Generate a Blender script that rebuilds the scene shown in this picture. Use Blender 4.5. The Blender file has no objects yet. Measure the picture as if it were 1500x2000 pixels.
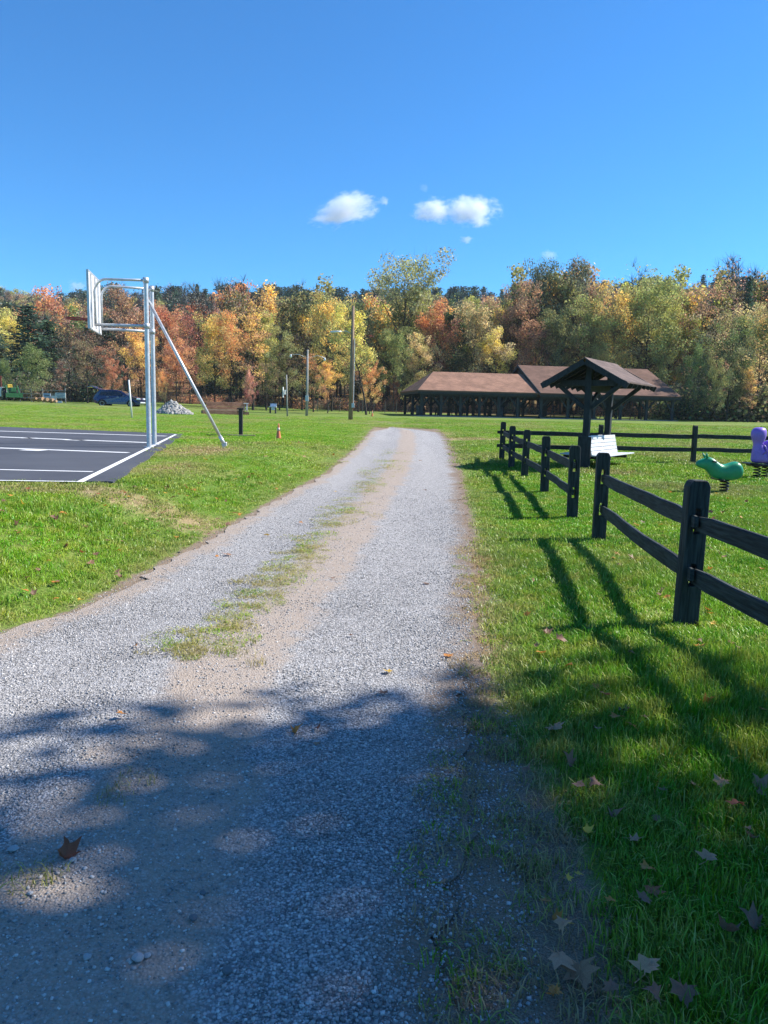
import bpy, math, random
import numpy as np
from mathutils import Vector, Matrix, Euler
R = math.radians
S = bpy.context.scene
COL = S.collection
rnd = random.Random(7)

# ------------------------------------------------------------------ camera
F = 1450.0                      # focal length in photo pixels (1500 x 2000)
PITCH = math.atan(198.0 / F)
ROLL = 0.022
CAMZ = 1.5
fw = Vector((0, math.cos(PITCH), -math.sin(PITCH)))
_up = Vector((0, math.sin(PITCH), math.cos(PITCH)))
_rt = Vector((1, 0, 0))
rt = _rt * math.cos(ROLL) + _up * math.sin(ROLL)
up = _up * math.cos(ROLL) - _rt * math.sin(ROLL)
cam = bpy.data.cameras.new('camera')
camo = bpy.data.objects.new('camera', cam)
COL.objects.link(camo)
camo.matrix_world = Matrix(((rt.x, up.x, -fw.x, 0), (rt.y, up.y, -fw.y, 0), (rt.z, up.z, -fw.z, CAMZ), (0, 0, 0, 1)))
cam.sensor_fit = 'VERTICAL'
cam.sensor_height = 36.0
cam.sensor_width = 27.0
cam.lens = F / 2000 * 36
cam.clip_start = 0.05
cam.clip_end = 9000
S.camera = camo

def ray(px, py):
    return fw + rt * ((px - 750) / F) - up * ((py - 1000) / F)

def sm(t):
    t = np.clip(t, 0.0, 1.0)
    return t * t * (3 - 2 * t)

# ------------------------------------------------------------------ terrain
ZK = np.array([[-50, 0], [11, 0], [16, .06], [20, .16], [30, .36], [50, .68], [75, 1.02], [100, 1.42], [130, 1.95], [170, 3.0], [260, 6], [4000, 6]])
def ray_plane(px, py, z):
    d = ray(px, py); t = (z - CAMZ) / d.z
    return Vector((d.x * t, d.y * t, z))
def z0(y):
    y = np.asarray(y, float)
    return (np.interp(y - 1.5, ZK[:, 0], ZK[:, 1]) + np.interp(y, ZK[:, 0], ZK[:, 1]) + np.interp(y + 1.5, ZK[:, 0], ZK[:, 1])) / 3
def at_simple(px, py):          # a photo pixel on the road's own profile
    d = ray(px, py); lo, hi = 0.3, 400.0
    for _ in range(60):
        m = (lo + hi) / 2
        if CAMZ + d.z / d.y * m > float(z0(m)): lo = m
        else: hi = m
    return Vector((d.x / d.y * lo, lo, float(z0(lo))))
LPX = [(0, 1245), (167, 1192), (333, 1100), (500, 1003), (560, 968), (640, 925), (690, 882), (720, 850), (735, 830)]
RPX = [(870, 1995), (885, 1800), (897, 1600), (907, 1450), (926, 1300), (922, 1150), (915, 1050), (905, 980), (897, 930), (887, 885), (872, 855), (850, 836)]
LW = [at_simple(*p) for p in LPX]; RW = [at_simple(*p) for p in RPX]
lY = np.array([-8, 2.0] + [p.y for p in LW]); lX = np.array([-3.0, LW[0].x - .35] + [p.x for p in LW])
rY = np.array([-8] + [p.y for p in RW]); rX = np.array([.15] + [p.x for p in RW])
ROAD_END = min(lY[-1], rY[-1])
def road_lr(y):
    return np.interp(y, lY, lX), np.interp(y, rY, rX)
def ridge(x):
    return np.interp(x, [-600, -195, -150, -115, -60, 0, 60, 120, 260, 600], [40, 36, 26, 26, 29, 28, 33, 38, 38, 44])
def H(x, y):
    x = np.asarray(x, float); y = np.asarray(y, float)
    z = z0(y)
    L, Rr = road_lr(y)
    t = sm((L - .15 - x) / 1.7)
    z = z + t * np.maximum(0, .45 - z)
    z = z + .42 * sm((-x - 8) / 22) * sm((y - 34) / 30)
    z = z + ridge(x) * sm((y - 140) / 230)
    return z
def Hs(x, y): return float(H(x, y))
def at(px, py):
    d = ray(px, py); lo, hi = 0.3, 600.0; y = .3
    while y < 600:
        if CAMZ + d.z / d.y * y <= Hs(d.x / d.y * y, y): break
        lo = y; y *= 1.02
    hi = y
    for _ in range(30):
        m = (lo + hi) / 2
        if CAMZ + d.z / d.y * m > Hs(d.x / d.y * m, m): lo = m
        else: hi = m
    return Vector((d.x / d.y * lo, lo, Hs(d.x / d.y * lo, lo)))
def dep(px, py, y):             # the point of a photo pixel at distance y
    d = ray(px, py)
    return Vector((d.x / d.y * y, y, CAMZ + d.z / d.y * y))

# ------------------------------------------------------------------ object helpers
def tag(o, label=None, cat=None, group=None, kind=None):
    if label: o['label'] = label
    if cat: o['category'] = cat
    if group: o['group'] = group
    if kind: o['kind'] = kind
    return o
def empty(name, loc, label, cat, group=None, rz=0.0):
    o = bpy.data.objects.new(name, None); COL.objects.link(o)
    o.empty_display_size = .2
    o.location = loc; o.rotation_euler = (0, 0, rz)
    return tag(o, label, cat, group)
def link(name, me, mat=None, parent=None):
    o = bpy.data.objects.new(name, me); COL.objects.link(o)
    if mat is not None and not me.materials:
        for m in (mat if isinstance(mat, (list, tuple)) else [mat]): me.materials.append(m)
    if parent is not None: o.parent = parent
    return o
def dup_tree(o, parent=None):
    c = o.copy(); COL.objects.link(c); c.parent = parent
    for ch in list(o.children): dup_tree(ch, c)
    return c
def mesh_np(name, V, Q, attrs=None, smooth=False):
    V = np.asarray(V, np.float32); Q = np.asarray(Q, np.int32)
    me = bpy.data.meshes.new(name)
    k = Q.shape[1]
    me.vertices.add(len(V)); me.vertices.foreach_set('co', V.ravel())
    me.loops.add(Q.size); me.loops.foreach_set('vertex_index', Q.ravel())
    me.polygons.add(len(Q)); me.polygons.foreach_set('loop_start', np.arange(0, Q.size, k, dtype=np.int32))
    if smooth: me.polygons.foreach_set('use_smooth', np.ones(len(Q), bool))
    for n, a in (attrs or {}).items():
        a = np.asarray(a, np.float32)
        if a.ndim == 1:
            at_ = me.attributes.new(n, 'FLOAT', 'POINT'); at_.data.foreach_set('value', a)
        else:
            at_ = me.attributes.new(n, 'FLOAT_VECTOR', 'POINT'); at_.data.foreach_set('vector', a.ravel())
    me.update(calc_edges=True)
    return me

class MB:
    def __init__(s): s.v = []; s.f = []
    def add(s, vs, fs):
        n = len(s.v); s.v += [tuple(v) for v in vs]; s.f += [tuple(i + n for i in f) for f in fs]
    def box(s, c, d, rz=0, m=None, tap=1.0):
        hx, hy, hz = d[0] / 2, d[1] / 2, d[2] / 2
        P = [(-hx, -hy, -hz), (hx, -hy, -hz), (hx, hy, -hz), (-hx, hy, -hz), (-hx * tap, -hy * tap, hz), (hx * tap, -hy * tap, hz), (hx * tap, hy * tap, hz), (-hx * tap, hy * tap, hz)]
        M = m if m is not None else Matrix.Rotation(rz, 3, 'Z')
        c = Vector(c)
        s.add([c + M @ Vector(p) for p in P], [(0, 3, 2, 1), (4, 5, 6, 7), (0, 1, 5, 4), (1, 2, 6, 5), (2, 3, 7, 6), (3, 0, 4, 7)])
    def bar(s, a, b, w, h, upv=(0, 0, 1), w2=None, h2=None):
        a = Vector(a); b = Vector(b); d = (b - a).normalized(); u = Vector(upv)
        x = d.cross(u).normalized(); u = x.cross(d).normalized()
        w2 = w if w2 is None else w2; h2 = h if h2 is None else h2
        P = [a + x * sx * w / 2 + u * sz * h / 2 for sx, sz in ((-1, -1), (1, -1), (1, 1), (-1, 1))] + [b + x * sx * w2 / 2 + u * sz * h2 / 2 for sx, sz in ((-1, -1), (1, -1), (1, 1), (-1, 1))]
        s.add(P, [(0, 1, 2, 3), (7, 6, 5, 4), (0, 4, 5, 1), (1, 5, 6, 2), (2, 6, 7, 3), (3, 7, 4, 0)])
    def tube(s, pts, rad, n=8, cap=True):
        pts = [Vector(p) for p in pts]
        if not hasattr(rad, '__len__'): rad = [rad] * len(pts)
        N = len(pts); base = len(s.v); x = None
        for i, p in enumerate(pts):
            d = (pts[min(i + 1, N - 1)] - pts[max(i - 1, 0)]).normalized()
            if x is None:
                x = d.cross(Vector((0, 0, 1)))
                if x.length < 1e-3: x = Vector((1, 0, 0))
            x = (x - d * x.dot(d)).normalized(); y = d.cross(x)
            for k in range(n):
                a = 2 * math.pi * k / n
                s.v.append(tuple(p + (x * math.cos(a) + y * math.sin(a)) * rad[i]))
        for i in range(N - 1):
            for k in range(n):
                a = base + i * n + k; b = base + i * n + (k + 1) % n
                s.f.append((a, b, b + n, a + n))
        if cap:
            s.f.append(tuple(base + k for k in reversed(range(n)))); s.f.append(tuple(base + (N - 1) * n + k for k in range(n)))
    def lathe(s, prof, c=(0, 0, 0), n=20, ax='Z'):
        base = len(s.v); c = Vector(c)
        for r, h in prof:
            for k in range(n):
                a = 2 * math.pi * k / n
                p = Vector((r * math.cos(a), r * math.sin(a), h)) if ax == 'Z' else (Vector((r * math.cos(a), h, r * math.sin(a))) if ax == 'Y' else Vector((h, r * math.cos(a), r * math.sin(a))))
                s.v.append(tuple(c + p))
        for i in range(len(prof) - 1):
            for k in range(n):
                a = base + i * n + k; b = base + i * n + (k + 1) % n
                s.f.append((a, b, b + n, a + n))
        s.f.append(tuple(base + k for k in reversed(range(n)))); s.f.append(tuple(base + (len(prof) - 1) * n + k for k in range(n)))
    def cells(s, polys, y0, y1):                # polygons in (x,z) that share corners, extruded along y
        idx = {}; P = []
        def key(p):
            k = (round(p[0], 4), round(p[1], 4))
            if k not in idx: idx[k] = len(P); P.append(k)
            return idx[k]
        ps = [[key(p) for p in q] for q in polys]
        n = len(P); E = {}
        F_ = [tuple(q) for q in ps] + [tuple(i + n for i in reversed(q)) for q in ps]
        for q in ps:
            for a, b in zip(q, q[1:] + q[:1]): E[(a, b)] = 1
        for a, b in E:
            if (b, a) not in E: F_.append((b, a, a + n, b + n))
        s.add([(x, y0, z) for x, z in P] + [(x, y1, z) for x, z in P], F_)
    def build(s, name, mat, parent=None, smooth=False, bevel=0, bseg=1):
        me = bpy.data.meshes.new(name); me.from_pydata(s.v, [], s.f); me.validate()
        if smooth:
            me.polygons.foreach_set('use_smooth', [True] * len(me.polygons))
        o = link(name, me, mat, parent)
        if bevel:
            b = o.modifiers.new('bevel', 'BEVEL'); b.width = bevel; b.segments = bseg; b.limit_method = 'ANGLE'; b.angle_limit = R(40)
        return o

# ------------------------------------------------------------------ materials
class NT:
    def __init__(s, name):
        s.m = bpy.data.materials.new(name); s.m.use_nodes = True; s.t = s.m.node_tree
        s.t.nodes.clear(); s.out = s.t.nodes.new('ShaderNodeOutputMaterial')
    def n(s, typ, props=None, **ins):
        nd = s.t.nodes.new(typ)
        for k, v in (props or {}).items(): setattr(nd, k, v)
        for k, v in ins.items():
            key = k.replace('_', ' ')
            i = nd.inputs[int(k[1:])] if (k[0] == 'i' and k[1:].isdigit()) else nd.inputs[key]
            if hasattr(v, 'is_output') or isinstance(v, bpy.types.NodeSocket): s.t.links.new(v, i)
            else:
                if hasattr(i.default_value, '__len__') and not hasattr(v, '__len__'): v = (v,) * len(i.default_value)
                if hasattr(i.default_value, '__len__') and len(i.default_value) == 4 and len(v) == 3: v = tuple(v) + (1,)
                i.default_value = v
        return nd
    def math(s, op, a, b=0.0, c=0.0, clamp=False):
        return s.n('ShaderNodeMath', {'operation': op, 'use_clamp': clamp}, i0=a, i1=b, i2=c).outputs[0]
    def mix(s, f, a, b, mode='MIX'):
        nd = s.t.nodes.new('ShaderNodeMix'); nd.data_type = 'RGBA'; nd.blend_type = mode
        for i, v in ((0, f), (6, a), (7, b)):
            if isinstance(v, bpy.types.NodeSocket): s.t.links.new(v, nd.inputs[i])
            elif i == 0: nd.inputs[0].default_value = v
            else: nd.inputs[i].default_value = tuple(v)[:3] + (1,)
        return nd.outputs[2]
    def noise(s, vec, scale, detail=3, rough=.55, dist=0.0):
        return s.n('ShaderNodeTexNoise', None, Vector=vec, Scale=scale, Detail=detail, Roughness=rough, Distortion=dist).outputs['Fac']
    def ramp(s, fac, stops, interp='LINEAR'):
        nd = s.n('ShaderNodeValToRGB', None, Fac=fac); cr = nd.color_ramp; cr.interpolation = interp
        while len(cr.elements) < len(stops): cr.elements.new(.5)
        for e, (p, c) in zip(cr.elements, stops):
            e.position = p; e.color = (c, c, c, 1) if not hasattr(c, '__len__') else tuple(c)[:3] + (1,)
        return nd.outputs[0]
    def rng(s, v, a, b, c=0.0, d=1.0):
        return s.n('ShaderNodeMapRange', {'interpolation_type': 'SMOOTHSTEP'}, Value=v, From_Min=a, From_Max=b, To_Min=c, To_Max=d).outputs[0]
    def pos(s): return s.n('ShaderNodeNewGeometry').outputs['Position']
    def obj(s): return s.n('ShaderNodeTexCoord').outputs['Object']
    def attr(s, name, typ='GEOMETRY'):
        return s.n('ShaderNodeAttribute', {'attribute_name': name, 'attribute_type': typ})
    def scale(s, vec, xyz):
        return s.n('ShaderNodeVectorMath', {'operation': 'MULTIPLY'}, i0=vec, i1=xyz).outputs[0]
    def bump(s, h, st=.5, dist=.02):
        return s.n('ShaderNodeBump', None, Height=h, Strength=st, Distance=dist).outputs[0]
    def pbr(s, col, rough=.7, metal=0.0, normal=None, spec=.5, **kw):
        ins = dict(Base_Color=col, Roughness=rough, Metallic=metal)
        nd = s.n('ShaderNodeBsdfPrincipled', None, **ins)
        nd.inputs['Specular IOR Level'].default_value = spec
        for k, v in kw.items(): nd.inputs[k.replace('_', ' ')].default_value = v
        if normal is not None: s.t.links.new(normal, nd.inputs['Normal'])
        s.t.links.new(nd.outputs[0], s.out.inputs[0])
        return s.m

def simple(name, c, rough=.6, metal=0.0, var=.25, sc=8.0, bump=.15, spec=.5, **kw):
    t = NT(name); v = t.obj()
    n1 = t.noise(v, sc, 4, .6); n2 = t.noise(v, sc * 7, 3, .6)
    f = t.math('MULTIPLY_ADD', n1, .6, t.math('MULTIPLY', n2, .4))
    col = t.mix(t.rng(f, .35, .65), [x * (1 - var) for x in c], [min(1, x * (1 + var)) for x in c])
    return t.pbr(col, t.rng(n2, .2, .8, max(0, rough - .1), min(1, rough + .12)), metal, t.bump(n2, bump, .01) if bump else None, spec, **kw)

def wood(name, dark, light, sx=(30, 30, 2.5), rough=.8, bump=.4):
    t = NT(name); v = t.obj()
    g = t.noise(t.scale(v, sx), 1.0, 5, .65, .4)
    b = t.noise(v, 2.2, 3)
    col = t.mix(t.rng(g, .32, .68), dark, light)
    col = t.mix(t.rng(b, .35, .75, 0, .45), col, [x * .6 for x in dark])
    return t.pbr(col, rough, 0, t.bump(g, bump, .004), .3)

M = {}
M['fence'] = wood('fence_post_wood', (.009, .012, .013), (.045, .054, .054), (45, 45, 3), .8, .7)
M['fencerail'] = wood('fence_rail_wood', (.009, .012, .013), (.05, .06, .06), (14, 3, 50), .8, .7)
M['frame'] = wood('stained_timber', (.012, .016, .019), (.03, .037, .042), (20, 20, 5), .7)
M['pavtimber'] = wood('pavilion_timber', (.014, .02, .023), (.035, .045, .048), (10, 10, 4), .75)
M['slatwhite'] = simple('grey_white_slat', (.52, .54, .56), .55, 0, .12, 6, .1)
M['galv'] = simple('galvanised_steel', (.54, .55, .57), .45, .5, .16, 9, .05)
M['board'] = simple('white_backboard', (.8, .8, .8), .45, 0, .05, 5, .03)
M['rim'] = simple('rim_red', (.5, .06, .04), .5, 0, .2)
M['polewood'] = wood('pole_wood', (.16, .10, .065), (.36, .25, .165), (40, 40, 1.2), .8)
M['polegrey'] = wood('grey_pole_wood', (.22, .21, .19), (.42, .40, .37), (40, 40, 1.2), .8)
M['whitepole'] = simple('white_pole', (.72, .70, .66), .5, 0, .1)
M['lamp'] = simple('lamp_metal', (.62, .64, .64), .4, .3, .1)
M['cone'] = simple('cone_orange', (.62, .17, .06), .5, 0, .2)
M['conewhite'] = simple('cone_sleeve', (.62, .45, .36), .45, 0, .2)
M['plank'] = wood('plank_redbrown', (.24, .11, .065), (.44, .235, .15), (3, 18, 18), .75)
M['paleplank'] = wood('pale_plank', (.38, .26, .17), (.58, .44, .31), (3, 20, 20), .7)
M['darkpost'] = simple('dark_post', (.022, .018, .018), .6, 0, .25)
M['rubble'] = simple('pale_rubble', (.31, .30, .285), .85, 0, .55, 5, .3)
M['carpaint'] = simple('navy_paint', (.012, .022, .085), .22, .35, .1, 2, 0, .6, Coat_Weight=.8)
M['glass'] = simple('dark_glass', (.012, .015, .02), .08, 0, .1, 2, 0, .8)
M['tyre'] = simple('tyre_rubber', (.014, .014, .014), .8)
M['rimgrey'] = simple('wheel_rim', (.42, .43, .45), .35, .6)
M['headlight'] = simple('headlight_lens', (.75, .77, .82), .12, .2, .05, 3, 0, .8)
M['tractor'] = simple('tractor_green', (.018, .095, .026), .4, 0, .2)
M['yellow'] = simple('hub_yellow', (.62, .42, .05), .5, 0, .15)
M['redslat'] = simple('red_slat', (.22, .035, .03), .6, 0, .2)
M['greywhite'] = simple('pale_grey_paint', (.5, .53, .56), .55, 0, .12)
M['signblue'] = simple('sign_blue_grey', (.26, .36, .52), .5, 0, .15)
M['signpale'] = simple('sign_pale', (.46, .52, .55), .5, 0, .1)
M['signtext'] = simple('sign_dark_text', (.10, .14, .19), .6)
M['log'] = wood('cut_log', (.26, .15, .08), (.50, .33, .20), (4, 14, 14), .8)
M['concrete'] = simple('concrete_slab', (.24, .235, .22), .85, 0, .15, 1.5, .2)
M['barrel'] = simple('barrel_dark', (.018, .03, .03), .55, 0, .25)
M['picnic'] = wood('picnic_wood', (.035, .028, .024), (.085, .07, .058), (3, 16, 16), .8)
M['rider_green'] = simple('rider_green', (.014, .25, .115), .35, 0, .12, 4, .05)
M['rider_purple'] = simple('rider_purple', (.24, .13, .54), .38, 0, .12, 4, .05)
M['spring'] = simple('spring_steel', (.025, .022, .022), .45, .5, .2)
M['wire'] = simple('fence_wire', (.16, .15, .14), .5, .6, .2)
M['bark'] = wood('bark', (.028, .022, .018), (.085, .068, .055), (6, 6, 1.5), .9, .7)
M['twig'] = simple('twig', (.17, .145, .135), .9, 0, .3)
M['linewhite'] = simple('court_line_paint', (.78, .78, .77), .65, 0, .1, 6, .05)

def roofmat(name, c):
    t = NT(name); v = t.obj()
    rows = t.n('ShaderNodeTexBrick', None, Vector=t.n('ShaderNodeTexCoord').outputs['UV'], Scale=1.0, Brick_Width=.32, Row_Height=.15, Mortar_Size=.008, Mortar_Smooth=.3,
               Color1=(.8, .8, .8), Color2=(1.15, 1.15, 1.15), Mortar=(.5, .5, .5)).outputs[0]
    n = t.noise(v, .8, 4, .6); n2 = t.noise(v, 14, 3)
    col = t.mix(t.rng(n, .3, .72), [x * .78 for x in c], [x * 1.2 for x in c])
    col = t.mix(1.0, col, rows, 'MULTIPLY')
    col = t.mix(t.rng(n2, .45, .75, 0, .3), col, [x * 1.5 for x in c])
    return t.pbr(col, .9, 0, t.bump(n2, .4, .01), .2)
M['shingle'] = roofmat('shingle_redbrown', (.27, .15, .10))
M['shingle2'] = roofmat('shingle_brown', (.155, .088, .062))
M['shingle3'] = roofmat('shingle_worn', (.15, .108, .092))

def leafmat(name, inst=False):
    t = NT(name)
    if inst:
        c1 = t.attr('col', 'INSTANCER').outputs['Color']; c2 = t.attr('col2', 'INSTANCER').outputs['Color']
    else:
        c1 = t.n('ShaderNodeObjectInfo').outputs['Color']; c2 = t.attr('col2', 'OBJECT').outputs['Color']
    cl = t.attr('clump').outputs['Fac']; tn = t.attr('tone').outputs['Fac']
    col = t.mix(t.rng(cl, .45, .75), c1, c2)
    hs = t.n('ShaderNodeHueSaturation', None, Hue=t.math('MULTIPLY_ADD', tn, .05, .475), Saturation=t.math('MULTIPLY_ADD', cl, .28, .64), Value=t.math('MULTIPLY', t.math('MULTIPLY_ADD', tn, 1.1, .6), t.math('MULTIPLY_ADD', cl, .8, .72)), Color=col).outputs[0]
    d = t.n('ShaderNodeBsdfDiffuse', None, Color=hs).outputs[0]
    tr = t.n('ShaderNodeBsdfTranslucent', None, Color=hs).outputs[0]
    g = t.n('ShaderNodeBsdfGlossy', None, Color=(.5, .5, .5), Roughness=.5).outputs[0]
    a = t.n('ShaderNodeMixShader', None, Fac=.42, i1=d, i2=tr).outputs[0]
    b = t.n('ShaderNodeMixShader', None, Fac=.04, i1=a, i2=g).outputs[0]
    t.t.links.new(b, t.out.inputs[0])
    return t.m
M['leaf'] = leafmat('tree_leaf'); M['leafi'] = leafmat('forest_leaf', True)

def grassmat():
    t = NT('grass_blade'); p = t.pos()
    oi = t.n('ShaderNodeObjectInfo').outputs['Random']
    tn = t.attr('tone').outputs['Fac']; dry = t.attr('dry', 'INSTANCER').outputs['Fac']
    n = t.noise(p, .55, 4, .6); n2 = t.noise(p, 4.0, 3)
    col = t.mix(t.rng(n, .35, .68), (.075, .29, .005), (.15, .39, .010))
    col = t.mix(t.rng(n2, .45, .7, 0, .75), col, (.29, .37, .045))
    col = t.mix(t.math('MULTIPLY', t.rng(tn, .8, .95), .5), col, (.48, .42, .16))
    col = t.mix(t.math('MULTIPLY', dry, t.rng(oi, .0, .45), 0, True), col, (.40, .29, .15))
    hs = t.n('ShaderNodeHueSaturation', None, Hue=t.math('MULTIPLY_ADD', oi, .05, .465), Value=t.math('MULTIPLY_ADD', tn, .7, .65), Color=col).outputs[0]
    gn = t.n('ShaderNodeNewGeometry').outputs['Normal']
    upn = t.n('ShaderNodeVectorMath', {'operation': 'NORMALIZE'}, i0=t.n('ShaderNodeVectorMath', {'operation': 'MULTIPLY_ADD'}, i0=gn, i1=(.55, .55, .55), i2=(0, 0, .8)).outputs[0]).outputs[0]
    d = t.n('ShaderNodeBsdfDiffuse', None, Color=hs, Normal=upn).outputs[0]
    tr = t.n('ShaderNodeBsdfTranslucent', None, Color=hs).outputs[0]
    g = t.n('ShaderNodeBsdfGlossy', None, Color=(.7, .7, .7), Roughness=.38).outputs[0]
    a = t.n('ShaderNodeMixShader', None, Fac=.3, i1=d, i2=tr).outputs[0]
    b = t.n('ShaderNodeMixShader', None, Fac=.03, i1=a, i2=g).outputs[0]
    t.t.links.new(b, t.out.inputs[0]); return t.m
M['grass'] = grassmat()

def groundmat():
    t = NT('lawn_ground'); p = t.pos()
    dry = t.attr('dry').outputs['Fac']; edge = t.attr('edge').outputs['Fac']; wood_ = t.attr('wood').outputs['Fac']
    n0 = t.noise(p, .16, 4, .6); n = t.noise(p, .7, 5, .62); n2 = t.noise(p, 6.0, 5, .7); n3 = t.noise(p, 42, 4, .7); n4 = t.noise(p, 160, 3, .6)
    st = t.noise(t.scale(p, (.16, .5, 1)), 1.0, 5, .7)
    col = t.mix(t.rng(n, .35, .66), (.10, .19, .022), (.165, .25, .04))
    col = t.mix(t.rng(n0, .4, .65, 0, .7), col, (.205, .265, .06))
    col = t.mix(t.rng(st, .48, .66, 0, .75), col, (.29, .27, .085))
    col = t.mix(t.rng(n2, .5, .7, 0, .5), col, (.085, .17, .02))
    col = t.mix(t.rng(n3, .5, .68, 0, .6), col, (.34, .34, .11))
    col = t.mix(t.rng(n4, .35, .6, .5, 0), col, (.04, .085, .012))
    dn = t.math('ADD', dry, t.math('MULTIPLY_ADD', n2, 1.1, -.62))
    dcol = t.mix(n3, (.24, .165, .085), (.46, .35, .2))
    col = t.mix(t.rng(dn, .3, .75, 0, .92), col, dcol)
    dirt = t.mix(n3, (.125, .09, .064), (.29, .21, .145))
    dirt = t.mix(t.rng(n4, .42, .62, 0, .6), dirt, (.36, .29, .21))
    dirt = t.mix(t.rng(n4, .28, .42, .6, 0), dirt, (.05, .036, .026))
    en = t.math('ADD', edge, t.math('MULTIPLY_ADD', n2, .9, -.5))
    col = t.mix(t.rng(en, .42, .72), col, dirt)
    litter = t.mix(t.rng(n2, .35, .65), (.10, .055, .025), (.27, .14, .055))
    litter = t.mix(t.rng(n, .45, .6), litter, (.17, .15, .06))
    col = t.mix(t.rng(t.math('ADD', wood_, t.math('MULTIPLY_ADD', n, .5, -.25)), .35, .65), col, litter)
    h = t.math('ADD', n2, t.math('MULTIPLY', n3, .5))
    return t.pbr(col, .92, 0, t.bump(h, .9, .05), .15)
M['ground'] = groundmat()

def roadmat():
    t = NT('gravel_road'); p = t.pos()
    uv = t.n('ShaderNodeTexCoord').outputs['UV']
    sp = t.n('ShaderNodeSeparateXYZ', None, Vector=uv); u = sp.outputs[0]; v = sp.outputs[1]
    vo = t.n('ShaderNodeTexVoronoi', {'feature': 'F1'}, Vector=p, Scale=105.0, Randomness=1.0)
    vo2 = t.n('ShaderNodeTexVoronoi', {'feature': 'F1'}, Vector=p, Scale=60.0, Randomness=1.0)
    r = t.n('ShaderNodeSeparateColor', None, Color=vo.outputs['Color']).outputs[0]
    r2 = t.n('ShaderNodeSeparateColor', None, Color=vo2.outputs['Color']).outputs[1]
    n = t.noise(p, 1.6, 4, .6); n2 = t.noise(p, 7, 4, .65); n3 = t.noise(p, 70, 3, .7); nl = t.noise(t.scale(p, (1.2, .16, 1)), 1.0, 4, .6)
    g = t.ramp(r, [(0, (.14, .134, .13)), (.3, (.30, .287, .275)), (.7, (.44, .42, .40)), (1, (.68, .65, .62))])
    g = t.mix(t.rng(r2, .7, .85, 0, .6), g, (.5, .5, .51))
    g = t.mix(t.rng(vo.outputs['Distance'], .35, .75, 0, .75), g, (.05, .05, .055))
    g = t.mix(t.rng(nl, .35, .7, 0, .35), g, (.40, .385, .37))
    # packed earth between the wheel tracks and along both edges
    uu = t.math('ADD', u, t.math('MULTIPLY_ADD', n, .12, -.06))
    um = t.math('SUBTRACT', uu, t.math('MULTIPLY', t.rng(v, 1.8, 5.2, 1, 0), .13))
    wd = t.math('MULTIPLY', t.rng(v, 1.6, 3.6, 1, 0), .05)
    mid = t.math('MULTIPLY', t.rng(t.math('ADD', um, wd), .34, .46), t.rng(t.math('SUBTRACT', um, wd), .56, .68, 1, 0))
    eL = t.rng(uu, .02, .15, 1, 0); eR = t.rng(t.math('MULTIPLY_ADD', n2, .10, t.math('ADD', uu, -.05)), .90, .99)
    m = t.math('MAXIMUM', mid, eL)
    m = t.math('ADD', m, t.math('MULTIPLY_ADD', n2, 1.3, -.7))
    dirt = t.mix(n2, (.27, .2, .15), (.40, .32, .245))
    dirt = t.mix(t.rng(n3, .5, .66, 0, .55), dirt, (.46, .42, .38))
    dirt = t.mix(t.rng(n3, .3, .42, .5, 0), dirt, (.12, .09, .07))
    col = t.mix(t.rng(m, .3, 1.0, 0, .8), g, dirt)
    n5 = t.noise(p, 160, 3, .6)
    th = t.mix(n3, (.125, .09, .064), (.29, .21, .145)); th = t.mix(t.rng(n5, .28, .42, .6, 0), th, (.05, .036, .026))
    col = t.mix(t.math('MULTIPLY', eR, .9), col, th)
    h = t.math('SUBTRACT', 1.0, vo.outputs['Distance'])
    bm = t.bump(t.math('ADD', t.math('MULTIPLY', h, .6), t.math('MULTIPLY', n3, .5)), .8, .012)
    return t.pbr(col, .9, 0, bm, .2)
M['road'] = roadmat()

def pebmat():
    t = NT('crushed_stone'); tn = t.attr('tone').outputs['Fac']; v = t.pos()
    col = t.ramp(tn, [(0, (.16, .155, .15)), (.35, (.30, .29, .28)), (.75, (.43, .415, .40)), (1, (.66, .635, .61))])
    n = t.noise(v, 220, 3, .6)
    col = t.mix(t.rng(n, .4, .7, 0, .35), col, (.3, .29, .27))
    return t.pbr(col, .8, 0, None, .3)
M['pebble'] = pebmat()

def courtmat():
    t = NT('court_asphalt'); p = t.pos()
    n = t.noise(p, .5, 4, .6); n2 = t.noise(p, 60, 4, .7); n3 = t.noise(p, 5, 4)
    col = t.mix(t.rng(n, .3, .7), (.052, .055, .066), (.076, .08, .093))
    col = t.mix(t.rng(n2, .5, .7, 0, .45), col, (.085, .085, .09))
    col = t.mix(t.rng(n3, .6, .8, 0, .3), col, (.065, .062, .06))
    return t.pbr(col, .8, 0, t.bump(n2, .4, .006), .3)
M['court'] = courtmat()

def fallmat():
    t = NT('fallen_leaf_skin'); c = t.n('ShaderNodeObjectInfo').outputs['Color']; v = t.obj()
    n = t.noise(v, 30, 4, .6); n2 = t.noise(v, 120, 3)
    col = t.mix(t.rng(n, .35, .7, 0, .6), c, t.mix(1.0, c, (.55, .45, .4), 'MULTIPLY'))
    d = t.n('ShaderNodeBsdfPrincipled', None, Base_Color=col, Roughness=.6).outputs[0]
    tr = t.n('ShaderNodeBsdfTranslucent', None, Color=col).outputs[0]
    a = t.n('ShaderNodeMixShader', None, Fac=.25, i1=d, i2=tr).outputs[0]
    t.t.links.new(a, t.out.inputs[0]); return t.m
M['fallen'] = fallmat()
SKYSAT = 1.0; SKYHUE = .5; SKYSTR = .12; SKYGAM = 1.0; SKYMUL = (.26, .61, .86); SKYALT = 300; HAZE = 0.00016; EXPO = 1.0
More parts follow.
